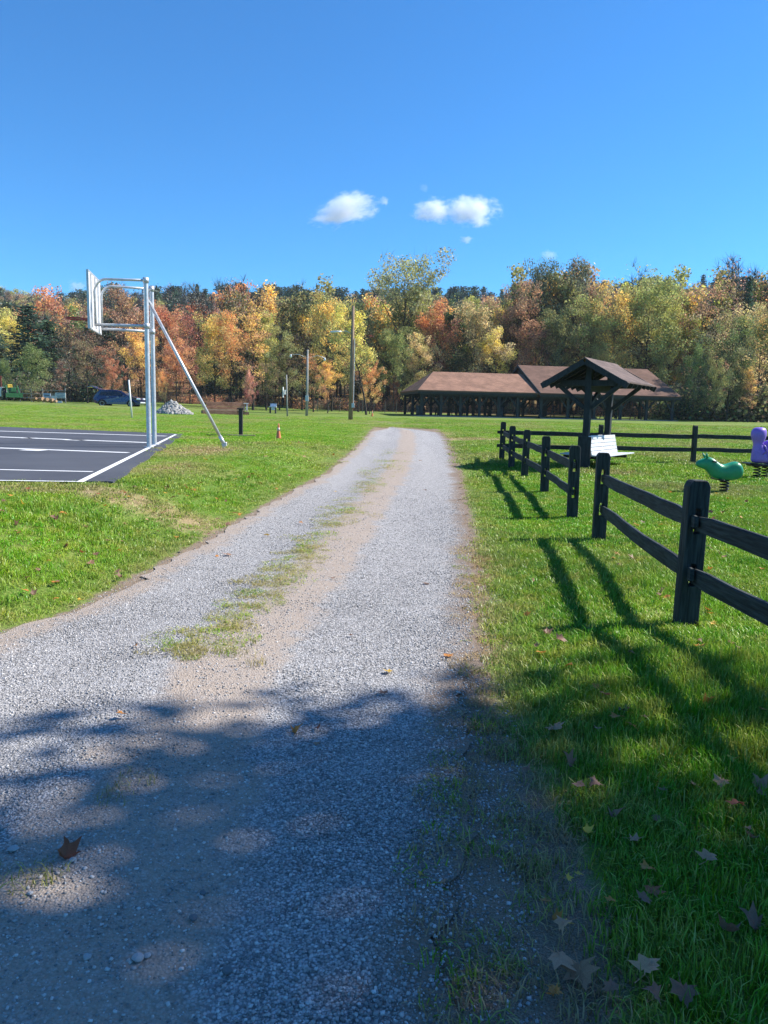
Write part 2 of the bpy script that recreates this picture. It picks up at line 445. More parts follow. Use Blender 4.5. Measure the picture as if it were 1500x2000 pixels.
# ------------------------------------------------------------------ geometry-nodes scatter for uncountable stuff
def scatter(name, pts, srcs, attrs, label, cat, mat=None):
    """pts (n,3); attrs: idx, rot (n,3), scl (n,3) and any extra; srcs: meshes"""
    coll = bpy.data.collections.new(name + '_source')
    for i, me in enumerate(srcs):
        coll.objects.link(bpy.data.objects.new('%s_kind_%03d' % (name, i), me))
    me = bpy.data.meshes.new(name)
    me.vertices.add(len(pts)); me.vertices.foreach_set('co', np.asarray(pts, np.float32).ravel())
    for n, a in attrs.items():
        a = np.asarray(a)
        if n == 'idx':
            at_ = me.attributes.new(n, 'INT', 'POINT'); at_.data.foreach_set('value', a.astype(np.int32))
        elif a.ndim == 1:
            at_ = me.attributes.new(n, 'FLOAT', 'POINT'); at_.data.foreach_set('value', a.astype(np.float32))
        elif n.startswith('col'):
            at_ = me.attributes.new(n, 'FLOAT_COLOR', 'POINT'); at_.data.foreach_set('color', np.hstack([a, np.ones((len(a), 1))]).astype(np.float32).ravel())
        else:
            at_ = me.attributes.new(n, 'FLOAT_VECTOR', 'POINT'); at_.data.foreach_set('vector', a.astype(np.float32).ravel())
    o = link(name, me)
    tag(o, label, cat, None, 'stuff')
    g = bpy.data.node_groups.new(name + '_scatter', 'GeometryNodeTree')
    g.interface.new_socket('Geometry', in_out='INPUT', socket_type='NodeSocketGeometry')
    g.interface.new_socket('Geometry', in_out='OUTPUT', socket_type='NodeSocketGeometry')
    N = g.nodes; gi = N.new('NodeGroupInput'); go = N.new('NodeGroupOutput')
    ci = N.new('GeometryNodeCollectionInfo'); ci.inputs['Collection'].default_value = coll
    ci.inputs['Separate Children'].default_value = True; ci.inputs['Reset Children'].default_value = True
    ip = N.new('GeometryNodeInstanceOnPoints')
    def na(nm, dt):
        x = N.new('GeometryNodeInputNamedAttribute'); x.data_type = dt; x.inputs['Name'].default_value = nm
        return [s for s in x.outputs if s.enabled and s.name == 'Attribute'][0]
    g.links.new(gi.outputs[0], ip.inputs['Points']); g.links.new(ci.outputs[0], ip.inputs['Instance'])
    ip.inputs['Pick Instance'].default_value = True
    g.links.new(na('idx', 'INT'), ip.inputs['Instance Index'])
    er = N.new('FunctionNodeEulerToRotation'); g.links.new(na('rot', 'FLOAT_VECTOR'), er.inputs[0]); g.links.new(er.outputs[0], ip.inputs['Rotation'])
    g.links.new(na('scl', 'FLOAT_VECTOR'), ip.inputs['Scale'])
    g.links.new(ip.outputs[0], go.inputs[0])
    o.modifiers.new('scatter', 'NODES').node_group = g
    return o

# ------------------------------------------------------------------ the setting: ground, road, court
rg = np.random.default_rng(11)
def grow(a, b, d0, k):
    out = [0.0]; d = d0
    while out[-1] < b: out.append(out[-1] + d); d *= k
    neg = [0.0]; d = d0
    while neg[-1] < a: neg.append(neg[-1] + d); d *= k
    return np.array([-x for x in reversed(neg[1:])] + out)
gx = grow(900, 900, .11, 1.035)
gy = np.concatenate([-grow(0, 60, .25, 1.15)[::-1][:-1], grow(0, 1400, .12, 1.022)])
X, Y = np.meshgrid(gx, gy)
Z = H(X, Y)
Lr, Rr = road_lr(Y)
inside = np.minimum(X - Lr, Rr - X)
inside = np.minimum(inside, ROAD_END - Y)
Z = Z - .035 * sm((inside - .12) / .15)
edge = np.exp(-np.maximum(0, -inside) / np.where(X > (Lr + Rr) / 2, .20, .22))
edge = np.where(Y > ROAD_END + 3, 0, edge)
dry = .55 * np.exp(-np.maximum(0, -inside) / .75)
def blob(px, py, rx, ry, amp):
    c = at(px, py); return amp * np.exp(-(((X - c.x) / rx) ** 2 + ((Y - c.y) / ry) ** 2))
dry = dry + blob(390, 880, 1.3, 3.0, .75) + blob(320, 915, .7, 2.0, .6) + blob(200, 955, 3.0, .5, .5) + blob(40, 957, 2.2, .5, .5) + blob(470, 840, 3, 3, .35)
dry = dry + blob(935, 858, 2.6, 1.2, .9) + blob(900, 846, 2.2, 2.2, .4) + blob(1190, 922, 1.0, .8, .75) + blob(1300, 950, 1.3, 1.2, .35) + blob(700, 826, 4, 5, .55)
dry = dry + blob(860, 900, 1.0, 2.5, .25)
edge = edge + blob(790, 827, 2.2, 4, .6) + blob(1030, 1700, .3, .6, .75) + blob(1010, 1900, .26, .4, .7) + blob(960, 1500, .18, .6, .4) + blob(740, 823, 2.5, 4, .5) + blob(930, 1130, .12, 1.5, .25) + blob(935, 858, 2.2, .6, .45)
woodm = sm((Y - 92 + 6 * np.sin(X * .11) - np.where(X < -12, 14, 0) * sm((-X - 12) / 20)) / 10) * np.where((X < -14) & (Y > 104) & (Y < 122), .35, 1)
woodm = np.maximum(woodm, .55 * np.exp(-(((X - .35) / .05) ** 2)) * 0)
nx, ny = len(gx), len(gy)
ii = np.arange(nx * ny).reshape(ny, nx)
Q = np.stack([ii[:-1, :-1], ii[:-1, 1:], ii[1:, 1:], ii[1:, :-1]], -1).reshape(-1, 4)
me = mesh_np('ground', np.stack([X, Y, Z], -1).reshape(-1, 3), Q, {'dry': dry.ravel(), 'edge': edge.ravel(), 'wood': woodm.ravel()}, True)
tag(link('ground', me, M['ground']), kind='structure')

# gravel road: its own sheet, ragged edges
rows = [-6.0]
while rows[-1] < ROAD_END: rows.append(rows[-1] + .05 + .012 * max(0, rows[-1]))
rows = np.array(rows); rows[-1] = ROAD_END
rl, rr = road_lr(rows)
def wob(y, s):
    return .025 * np.sin(y * 7.3 + s) + .02 * np.sin(y * 17.1 + 2 * s) + .04 * np.sin(y * 2.9 + 3 * s) + .02 * rg.standard_normal(len(y))
rl = rl + wob(rows, 1.0); rr = rr + wob(rows, 2.2)
endt = sm((ROAD_END - rows) / 7)
mid_ = (rl + rr) / 2 - .8 * (1 - endt)
rl = mid_ + (rl - mid_) * (.12 + .88 * endt); rr = mid_ + (rr - mid_) * (.12 + .88 * endt)
U = np.linspace(0, 1, 29)
RX = rl[:, None] + (rr - rl)[:, None] * U[None]; RY = np.repeat(rows[:, None], 29, 1)
crown_ = .02 * (np.exp(-((U - .46) / .12) ** 2) - .8 * np.exp(-((U - .22) / .12) ** 2) - .8 * np.exp(-((U - .78) / .12) ** 2))
RZ = H(RX, RY) + .012 + crown_[None] * .8 * sm((np.minimum(U, 1 - U)[None]) / .1)
ii = np.arange(RX.size).reshape(RX.shape)
Q = np.stack([ii[:-1, :-1], ii[:-1, 1:], ii[1:, 1:], ii[1:, :-1]], -1).reshape(-1, 4)
me = mesh_np('gravel_road', np.stack([RX, RY, RZ], -1).reshape(-1, 3), Q, None, True)
uvl = me.uv_layers.new(name='UVMap')
uvs = np.stack([np.repeat(U[None], len(rows), 0), RY], -1).reshape(-1, 2)[Q.ravel()]
uvl.data.foreach_set('uv', uvs.astype(np.float32).ravel())
tag(link('gravel_road', me, M['road']), kind='structure')
def road_z(x, y):
    L, Rr_ = road_lr(y); u = np.clip((x - L) / (Rr_ - L), 0, 1)
    return H(x, y) + .012 + .016 * (np.exp(-((u - .46) / .12) ** 2) - .8 * np.exp(-((u - .22) / .12) ** 2) - .8 * np.exp(-((u - .78) / .12) ** 2)) * sm(np.minimum(u, 1 - u) / .1)

# court
CZ = .45
def cpt(px, py, z=CZ): return ray_plane(px, py, z)
def ext(a, b, k):              # the point k times as far as b from a
    return a + (b - a) * k
nR, fR = cpt(222, 944.5), cpt(358, 849)
nL = ext(nR, cpt(0, 941.5), 3.2); fL = ext(fR, cpt(0, 834.6), 2.6)
m = MB(); NSEG = 40
top = []; 
for i in range(NSEG + 1):
    t_ = i / NSEG; a = nL.lerp(nR, t_); b = fL.lerp(fR, t_)
    a.y += .03 * math.sin(i * 2.3) + .02 * rnd.uniform(-1, 1); top.append((a, b))
right = [nR.lerp(fR, k / 16) + Vector((.05 * math.sin(k * 1.9) + rnd.uniform(-.03, .03), 0, 0)) for k in range(1, 16)]
loop = [a for a, b in top] + right + [b for a, b in reversed(top)]
n_ = len(loop)
vs = [(p.x, p.y, CZ + .03) for p in loop] + [(p.x, p.y, CZ - .1) for p in loop]
m.add(vs, [tuple(range(n_))] + [(i, i + n_, (i + 1) % n_ + n_, (i + 1) % n_) for i in range(n_)])
tag(m.build('basketball_court', M['court']), kind='structure')
m = MB()
def cline(p, q, w):
    p = Vector(p); q = Vector(q); d = (q - p).normalized(); x = Vector((d.y, -d.x, 0)) * w / 2; n = max(2, int((q - p).length / .5))
    L_ = []
    for i in range(n + 1):
        c = p.lerp(q, i / n); j = rnd.uniform(-.004, .004)
        L_ += [c + x * (1 + j * 6), c - x * (1 + j * 6)]
    m.add([(v.x, v.y, CZ + .034) for v in L_], [(2 * i, 2 * i + 1, 2 * i + 3, 2 * i + 2) for i in range(n)])
ZL = CZ + .034
def seg(px0, py0, px1, py1, k, w):
    b = cpt(px1, py1, ZL); a = cpt(px0, py0, ZL); cline(ext(b, a, k), b, w)
bl0, bl1 = cpt(156, 941, ZL), cpt(343, 848.6, ZL)
cline(bl0, bl1, .095)
seg(0, 938, 150, 940.2, 3, .08); seg(0, 917, 181, 921, 3, .10); seg(0, 874.8, 251, 884, 2.4, .20)
seg(0, 853.2, 290, 864.4, 2.4, .26); seg(0, 841.8, 325, 851.6, 2.4, .26)
for a, b in (((48, 878.2), (86, 879.6)), ((50, 855.1), (64, 855.7)), ((132, 858.6), (160, 859.8))): seg(*a, *b, 1, .4)
tag(m.build('court_markings', M['linewhite']), kind='structure')

# ------------------------------------------------------------------ grass (uncountable)
def clump(seed, n, rad, h, w, lean):
    r = np.random.default_rng(seed)
    ang = r.uniform(0, 6.283, n); rr_ = rad * np.sqrt(r.uniform(0, 1, n))
    bx, by = rr_ * np.cos(ang), rr_ * np.sin(ang)
    hh = h * r.uniform(.45, 1.15, n); az = r.uniform(0, 6.283, n); ln = hh * lean * r.uniform(.1, 1.2, n)
    wx, wy = -np.sin(az) * w / 2, np.cos(az) * w / 2
    V = []; T = []
    mx, my = bx + np.cos(az) * ln * .35, by + np.sin(az) * ln * .35
    tx, ty = bx + np.cos(az) * ln, by + np.sin(az) * ln
    tz = hh * (1 - .25 * (ln / hh) ** 2).clip(.3)
    V = np.stack([np.stack([bx - wx, by - wy, -.01 + 0 * bx], -1), np.stack([bx + wx, by + wy, -.01 + 0 * bx], -1),
                  np.stack([mx - wx * .8, my - wy * .8, hh * .6], -1), np.stack([mx + wx * .8, my + wy * .8, hh * .6], -1),
                  np.stack([tx, ty, tz], -1)], 1).reshape(-1, 3)
    b = np.arange(n)[:, None] * 5
    F3 = np.concatenate([b + [0, 1, 3], b + [0, 3, 2], b + [2, 3, 4]], 0)
    me = mesh_np('grass_clump', V, F3, {'tone': np.repeat(r.uniform(0, 1, n), 5)})
    me.materials.append(M['grass']); return me
fine = [clump(100 + i, 46, .085, .06, .0042, .9) for i in range(4)]
mid_c = [clump(200 + i, 60, .16, .05, .008, 1.0) for i in range(3)]
far_c = [clump(300 + i, 70, .38, .055, .017, 1.1) for i in range(3)]
def court_mask(x, y):
    t1 = (x - nR.x) * (fR.y - nR.y) - (y - nR.y) * (fR.x - nR.x)        # right of the baseline edge > 0
    yn = nR.y + (x - nR.x) * (nL.y - nR.y) / (nL.x - nR.x); yf = fR.y + (x - fR.x) * (fL.y - fR.y) / (fL.x - fR.x)
    return (t1 < 0.0) & (y > yn - .02) & (y < yf + .02)
def vnoise(x, y, s, seed):
    r = np.random.default_rng(seed); g = r.uniform(0, 1, (64, 64))
    a = np.asarray(x) / s; b = np.asarray(y) / s
    i = np.floor(a).astype(int); j = np.floor(b).astype(int); fx = sm(a - i); fy = sm(b - j)
    G = lambda p, q: g[p % 64, q % 64]
    return (G(i, j) * (1 - fx) + G(i + 1, j) * fx) * (1 - fy) + (G(i, j + 1) * (1 - fx) + G(i + 1, j + 1) * fx) * fy
P = []; A = {'idx': [], 'rot': [], 'scl': [], 'dry': []}
def sow(d0, d1, dens, srcs_off, nsrc, sc, hs):
    area = (d1 * d1 - d0 * d0) * .60 + 1.6 * (d1 - d0)
    n = int(area * dens)
    y = np.sqrt(rg.uniform(d0 * d0, d1 * d1, n)); x = rg.uniform(-1, 1, n) * (.60 * y + .8)
    L, Rr_ = road_lr(y)
    din = np.minimum(x - L, Rr_ - x); din = np.where(y > ROAD_END - 1, -1, din)
    nz = vnoise(x, y, .35, 1); nz2 = vnoise(x, y, 1.1, 2)
    # probability of turf: full outside the road, thinning over the worn verge
    right = x > (L + Rr_) / 2
    worn = np.where(right, .10 + .20 * (y < 3.0) + .08 * (y < 4.2), .14)
    pr = sm((-din - worn * (.15 + 1.1 * nz)) / .22)
    u = np.clip((x - L) / (Rr_ - L), 0, 1)
    ush = .12 * sm((5.2 - y) / 3.4)
    tuft = np.exp(-((u - ush - (.40 + .07 * (nz2 - .5))) / .06) ** 2) * sm((nz2 * .55 + nz * .6 - .50 - .36 * (y < 4.1) + .17 * ((y > 4.6) & (y < 18))) / .2)
    tuft = np.where((din > 0) & (y < 24), tuft * .75, 0)
    pr = np.maximum(pr, tuft)
    pr = np.where(court_mask(x, y), 0, pr)
    dr = np.clip(.7 * np.exp(-np.maximum(0, -din - .05) / .28) + .10 * (nz2 > .6), 0, 1)
    for (px, py, rx, ry, am) in ((390, 880, 1.3, 3.0, 1.0), (320, 915, .7, 2.0, .8), (200, 955, 3.0, .5, .7), (40, 957, 2.2, .5, .7), (1190, 922, 1.0, .8, .8), (935, 858, 2.6, 1.2, .9), (1300, 950, 1.3, 1.2, .4)):
        c = at(px, py); e = np.exp(-(((x - c.x) / rx) ** 2 + ((y - c.y) / ry) ** 2)); dr = np.maximum(dr, am * e); pr = pr * (1 - .15 * e * am)
    for (px, py, rx, ry) in ((1030, 1700, .2, .45), (1000, 1900, .2, .3)):
        c = at(px, py); pr = pr * (1 - .7 * np.exp(-(((x - c.x) / rx) ** 2 + ((y - c.y) / ry) ** 2)))
    nz3 = vnoise(x, y, 3.1, 9) * .6 + vnoise(x, y, 1.3, 10) * .4
    dr = np.maximum(dr, .5 * sm((nz3 - .45) / .22) * sm((y - 5) / 5))
    dr = np.where(tuft > .05, .72, dr)
    straw = (din < .12) & (din > -.62) & right & (y < 9) & (rg.uniform(0, 1, n) < np.where(din < -.02, np.where(y < 3.4, .6, .9), .45) * nz)
    dr = np.where(straw & (pr < .5), .95, dr); pr = np.maximum(pr, straw * .8); hs_ = np.where(straw, .6, 1.0)
    k = rg.uniform(0, 1, n) < pr
    hs_ = hs_[k]; x, y, dr, din, nz2, right = x[k], y[k], dr[k], din[k], nz2[k], right[k]; n = len(x)
    hgt = hs * np.where(right, 1.2 + .2 * (y < 4.5), .8) * (.55 + .8 * nz2) * (1 - .45 * np.exp(-np.maximum(0, -din) / .3)) * rg.uniform(.7, 1.3, n)
    hgt = np.where(din > .1, hgt * .6, hgt) * hs_
    z = np.where(din > 0, road_z(x, y), H(x, y))
    P.append(np.stack([x, y, z], -1)); A['idx'].append(srcs_off + rg.integers(0, nsrc, n))
    A['rot'].append(np.stack([rg.uniform(-.12, .12, n), rg.uniform(-.12, .12, n), rg.uniform(0, 6.283, n)], -1))
    s_ = sc * rg.uniform(.75, 1.25, n); A['scl'].append(np.stack([s_, s_, hgt], -1)); A['dry'].append(dr)
sow(.9, 4.5, 360, 0, 4, 1.0, 1.0)
sow(4.5, 8, 230, 0, 4, 1.25, .85)
sow(8, 16, 90, 4, 3, 1.0, .7)
sow(16, 30, 22, 7, 3, 1.0, .6)
sow(30, 46, 11, 7, 3, 1.1, .5)
sow(46, 64, 5, 7, 3, 1.2, .5)
scatter('lawn_grass', np.concatenate(P), fine + mid_c + far_c, {k: np.concatenate(v) for k, v in A.items()},
        'mown green grass blades with dry straw along the gravel road', 'grass')

# crushed stone lying on the near wheel tracks (uncountable)
cube = np.array([[-1, -1, -1], [1, -1, -1], [1, 1, -1], [-1, 1, -1], [-1, -1, 1], [1, -1, 1], [1, 1, 1], [-1, 1, 1]], float)
cq = np.array([[0, 3, 2, 1], [4, 5, 6, 7], [0, 1, 5, 4], [1, 2, 6, 5], [2, 3, 7, 6], [3, 0, 4, 7]])
def pebbles(n, y0, y1, smin, smax, fi=0.0, fo=1.0):
    y = np.sqrt(rg.uniform(y0 * y0, y1 * y1, n)); L, Rr_ = road_lr(y)
    x = rg.uniform(np.maximum(L - .1, -.62 * y - .5), Rr_ + .25, n); u = (x - L) / (Rr_ - L)
    nz = vnoise(x, y, .3, 5); nz2 = vnoise(x, y, .8, 6); f = vnoise(x, y, .12, 7)
    us = .13 * sm((5.2 - y) / 3.4); ws = .05 * sm((3.6 - y) / 2.0)
    tr = np.maximum(sm((u - .02) / .1) * sm((.42 + us - ws - u) / .1), sm((u - .57 - us - ws) / .12) * sm((1.03 - u + .1 * (nz - .5)) / .1))
    pr = np.clip(tr * (.55 + .9 * nz2) + .30, 0, 1) * (.5 + f)
    pr = pr * (sm((y - y0 + .01) / fi) if fi else 1.0) * sm((y1 - y) / fo)
    k = rg.uniform(0, 1, n) < pr; x, y = x[k], y[k]; n = len(x)
    s = smin * (smax / smin) ** (rg.uniform(0, 1, n) ** 1.9)
    V = cube[None] * rg.uniform(.5, 1.0, (n, 8, 3))
    V = V * (s[:, None] * rg.uniform(.55, 1.15, (n, 3)) * .5)[:, None]
    a = rg.uniform(0, 6.283, (n, 2)); ca, sa = np.cos(a[:, 0])[:, None], np.sin(a[:, 0])[:, None]
    y1_, z1_ = V[..., 1] * ca - V[..., 2] * sa, V[..., 1] * sa + V[..., 2] * ca
    cb, sb = np.cos(a[:, 1])[:, None], np.sin(a[:, 1])[:, None]
    x2, y2 = V[..., 0] * cb - y1_ * sb, V[..., 0] * sb + y1_ * cb
    z = np.where((x > road_lr(y)[1]) | (x < road_lr(y)[0]), H(x, y), road_z(x, y))
    V = np.stack([x2 + x[:, None], y2 + y[:, None], z1_ * .75 + (z + s * .08)[:, None]], -1).reshape(-1, 3)
    Qp = (np.arange(n)[:, None, None] * 8 + cq[None]).reshape(-1, 4)
    return V, Qp, np.repeat(rg.uniform(0, 1, n) ** 1.2, 8)
pv = [pebbles(110000, .9, 3.7, .004, .0145, 0, 1.2), pebbles(110000, 2.5, 7.6, .005, .0145, 1.2, 3.0), pebbles(60000, 4.6, 16.0, .008, .016, 3.0, 10.0)]
off = 0; VV, QQ, TT = [], [], []
for v_, q_, t_ in pv:
    VV.append(v_); QQ.append(q_ + off); TT.append(t_); off += len(v_)
me = mesh_np('loose_gravel', np.concatenate(VV), np.concatenate(QQ), {'tone': np.concatenate(TT)})
tag(link('loose_gravel', me, M['pebble']), 'grey crushed stone lying loose on the wheel tracks of the road', 'gravel', None, 'stuff')

# single larger stones one can point at
def stone_mesh(seed):
    import bmesh
    bm = bmesh.new(); bmesh.ops.create_icosphere(bm, subdivisions=2, radius=1)
    r = random.Random(seed); ks = [Vector((r.uniform(-1, 1), r.uniform(-1, 1), r.uniform(-1, 1))) * 1.6 for _ in range(4)]
    for v in bm.verts:
        d = sum(math.sin(3 * v.co.dot(k) + i) for i, k in enumerate(ks)) * .07
        v.co = v.co * (1 + d); v.co.z *= .62; v.co.x *= 1.15
    me = bpy.data.meshes.new('stone'); bm.to_mesh(me); bm.free()
    return me
M['stone'] = simple('pale_stone', (.36, .36, .36), .8, 0, .3, 20, .3); M['stoned'] = simple('dark_stone', (.13, .14, .15), .75, 0, .3, 20, .3)
stms = [stone_mesh(i) for i in range(4)]
STN = [(270, 1878, .021, 0, 'rounded pale stone lying on the shaded gravel, largest of a close pair'), (288, 1871, .013, 0, 'small pale stone touching the larger rounded stone on the gravel'),
       (378, 1797, .019, 1, 'dark grey stone standing alone in the sunlit patch of gravel'), (396, 1747, .014, 1, 'small dark stone at the upper edge of the sunlit gravel patch'),
       (26, 1676, .022, 0, 'pale angular stone left of the curled rust leaf'), (142, 1692, .016, 0, 'pale stone right beside the curled rust leaf'), (118, 1668, .014, 0, 'small pale stone behind the curled rust leaf'),
       (170, 1878, .016, 0, 'dull buff stone at the foot of the bottom left grass tuft'), (60, 1758, .012, 0, 'small white stone beside the left edge grass tuft'), (443, 1900, .02, 1, 'low blue grey stone half sunk in dark gravel near the bottom'),
       (315, 1588, .012, 0, 'small white stone in the dark grass tuft on the road')]
for px, py, r_, k, lb in STN:
    p = at(px, py); o = link('stone', stms[rnd.randrange(4)].copy(), M['stoned'] if k else M['stone'])
    o.location = (p.x, p.y, float(road_z(p.x, p.y)) + r_ * .45); r_ *= .68; o.scale = (r_, r_, r_); o.rotation_euler = (0, 0, rnd.uniform(0, 6))
    tag(o, lb, 'stone', 'loose stones on the gravel')
# ------------------------------------------------------------------ trees
def skeleton(rng, h, r, cb, nl, r0, fork=False, lean=0.0, droop=.35):
    br = []; tips = []
    az0 = rng.uniform(0, 6.28)
    tp = [Vector((0, 0, -.3))]
    for i in range(1, 9):
        z = h * .94 * i / 8
        w = .012 * h * i / 8
        tp.append(Vector((lean * (z / h) ** 1.3 + rng.normal(0, w), rng.normal(0, w), z)))
    br.append((tp, [r0 * (1.25 if i == 0 else 1) * (1 - .88 * i / 8) for i in range(9)]))
    def on_trunk(z):
        t = max(0, min(7.999, z / (h * .94) * 8)); i = int(t); return tp[i].lerp(tp[i + 1], t - i), r0 * (1 - .88 * t / 8)
    for k in range(nl):
        zr = (k + .5) / nl; z = h * (cb + (.93 - cb) * zr ** .9)
        p, tr = on_trunk(z)
        e = (z / h - cb) / (1.02 - cb)
        prof = math.sqrt(max(.05, 1 - ((e - .42) / .64) ** 2))
        ln = r * prof * rng.uniform(.7, 1.12); az = az0 + k * 2.4 + rng.normal(0, .35)
        el = rng.uniform(.35, .75) + .5 * e + (.35 if fork else 0)
        pts = [p]; d = Vector((math.cos(az) * math.cos(el), math.sin(az) * math.cos(el), math.sin(el)))
        q = p.copy()
        for s in range(4):
            d = (d + Vector((rng.normal(0, .16), rng.normal(0, .16), rng.normal(0.02, .12)))).normalized()
            q = q + d * ln / 4 * 1.12; pts.append(q.copy())
        rb = min(tr * .62, .02 * ln + .02)
        br.append((pts, [rb * (1 - .8 * i / 4) for i in range(5)])); tips += [pts[2], pts[3], pts[4], pts[4]]
        for s in range(4):
            b = pts[1 + s % 4].lerp(pts[min(4, 2 + s % 4)], rng.uniform(0, .8)); l2 = ln * rng.uniform(.28, .5)
            dd = (d + Vector((rng.normal(0, .75), rng.normal(0, .75), rng.normal(.1, .5)))).normalized()
            m_ = b + dd * l2 * .5 + Vector((rng.normal(0, .1), rng.normal(0, .1), .05)) * l2; e_ = m_ + dd * l2 * .55
            br.append(([b, m_, e_], [rb * .42, rb * .28, rb * .1])); tips += [m_, e_, e_]
    tips += [tp[7], tp[8], tp[8]]
    return br, tips

def leaf_quads(rng, C, size, clumpv, flat=.5):
    n = len(C)
    nrm = rng.normal(0, 1, (n, 3)); nrm[:, 2] += flat * np.sign(rng.uniform(-1, 1, n)) + flat
    nrm /= np.linalg.norm(nrm, axis=1, keepdims=True)
    a = np.cross(nrm, rng.normal(0, 1, (n, 3))); a /= np.linalg.norm(a, axis=1, keepdims=True) + 1e-9
    b = np.cross(nrm, a); s = size * rng.uniform(.6, 1.25, (n, 1))
    V = np.stack([C - a * s * .5, C + b * s * .36, C + a * s * .5 + nrm * s * .08, C - b * s * .36], 1).reshape(-1, 3)
    return V, np.arange(n * 4).reshape(n, 4), np.repeat(clumpv, 4), np.repeat(rng.uniform(0, 1, n), 4)

def make_tree(seed, h=16, r=4.6, cb=.22, nl=16, r0=.2, leaves=8000, size=.29, spread=.085, twigs=0, fork=False, lean=0.0, puff=.33):
    rng = np.random.default_rng(seed)
    br, tips = skeleton(rng, h, r, cb, nl, r0, fork, lean)
    m = MB()
    for i, (pts, rad) in enumerate(br): m.tube(pts, rad, 7 if i == 0 else 4, False)
    T = np.array([tuple(t) for t in tips])
    if twigs:
        for k in range(twigs):
            p = Vector(T[rng.integers(len(T))]); o = p - Vector((0, 0, h * .45)); o.normalize()
            d = (o * .7 + Vector(rng.normal(0, .55, 3)) + Vector((0, 0, .45))).normalized(); L_ = rng.uniform(.6, 1.7) * h / 16
            sd = d.cross(Vector(rng.normal(0, 1, 3))).normalized() * .018
            q = p + d * L_ * .55 + Vector(rng.normal(0, .08, 3)); e = p + d * L_
            m.add([p - sd, p + sd, q + sd * .7, q - sd * .7, e], [(0, 1, 2, 3), (3, 2, 4)])
    tm = bpy.data.meshes.new('trunk'); tm.from_pydata(m.v, [], m.f); tm.materials.append(M['bark'])
    # foliage: puffs of leaves round the branch ends, each puff with its own tone
    nc = min(len(T), max(26, int(len(T) * puff))); T2 = T[rng.choice(len(T), nc, replace=False)]
    w = rng.uniform(.35, 1.5, nc); w /= w.sum()
    ci = rng.choice(nc, leaves, p=w)
    cv = np.clip(.6 * rng.uniform(0, 1, nc) + .4 * T2[:, 2] / h, 0, 1)
    Rp = spread * h * (.42 + .66 * w * nc / 1.5)
    u = rng.normal(0, 1, (leaves, 3)); u /= np.linalg.norm(u, axis=1, keepdims=True)
    rad_ = Rp[ci] * np.where(rng.uniform(0, 1, leaves) < .72, rng.uniform(.72, 1.05, leaves), rng.uniform(.1, .8, leaves))
    off = u * rad_[:, None]; off[:, 2] = off[:, 2] * .7 + .12 * Rp[ci]
    off += rng.normal(0, .06, (leaves, 3))
    C = T2[ci] + off
    V, Q_, cl, tn = leaf_quads(rng, C, size, cv[ci])
    cm = mesh_np('crown', V, Q_, {'clump': cl, 'tone': tn}); cm.materials.append(M['leaf'])
    return tm, cm

def make_conifer(seed, h=18, r=3.4, cb=.08, leaves=6500, size=.34, r0=.2, pine=False):
    rng = np.random.default_rng(seed); m = MB()
    m.tube([(0, 0, -.3), (rng.normal(0, .1), rng.normal(0, .1), h * .5), (0, 0, h)], [r0 * 1.2, r0 * .65, .015], 6, False)
    C = []; cv = []
    nw = 26 if not pine else 15
    for k in range(nw):
        e = (k + .3) / nw; z = h * (cb + (.98 - cb) * e)
        rr_ = r * ((1 - e) ** (.85 if not pine else .5)) * rng.uniform(.75, 1.1) + .15
        nb = rng.integers(4, 7); a0 = rng.uniform(0, 6.28)
        for b in range(nb):
            az = a0 + b * 6.283 / nb + rng.normal(0, .25); L_ = rr_ * rng.uniform(.65, 1.15)
            up_ = (.25 if not pine else .35) * L_ * rng.uniform(-.2, 1)
            p0 = Vector((0, 0, z)); p1 = Vector((math.cos(az) * L_ * .55, math.sin(az) * L_ * .55, z + (.02 if not pine else .25) * L_))
            p2 = Vector((math.cos(az) * L_, math.sin(az) * L_, z - (.3 if not pine else -.25) * L_ + up_))
            m.tube([p0, p1, p2], [.03 * L_ / r + .012, .02, .006], 3, False)
            n = int(leaves / nw / nb * (L_ / rr_) * (1.5 - e)); t = rng.uniform(.1, 1.05, n) ** .75
            P0 = np.array(p0); P1 = np.array(p1); P2 = np.array(p2)
            q = (1 - t)[:, None] ** 2 * P0 + 2 * (t * (1 - t))[:, None] * P1 + t[:, None] ** 2 * P2
            q = q + rng.normal(0, 1, (n, 3)) * ([.16 * r / 2, .16 * r / 2, .09 * r / 2] if not pine else [.24 * r / 2, .24 * r / 2, .15 * r / 2])
            C.append(q); cv.append(np.full(n, rng.uniform(0, 1)))
    C = np.concatenate(C); cv = np.concatenate(cv)
    tm = bpy.data.meshes.new('trunk'); tm.from_pydata(m.v, [], m.f); tm.materials.append(M['bark'])
    V, Q_, cl, tn = leaf_quads(rng, C, size, cv, .8)
    cm = mesh_np('crown', V, Q_, {'clump': cl, 'tone': tn}); cm.materials.append(M['leaf'])
    return tm, cm

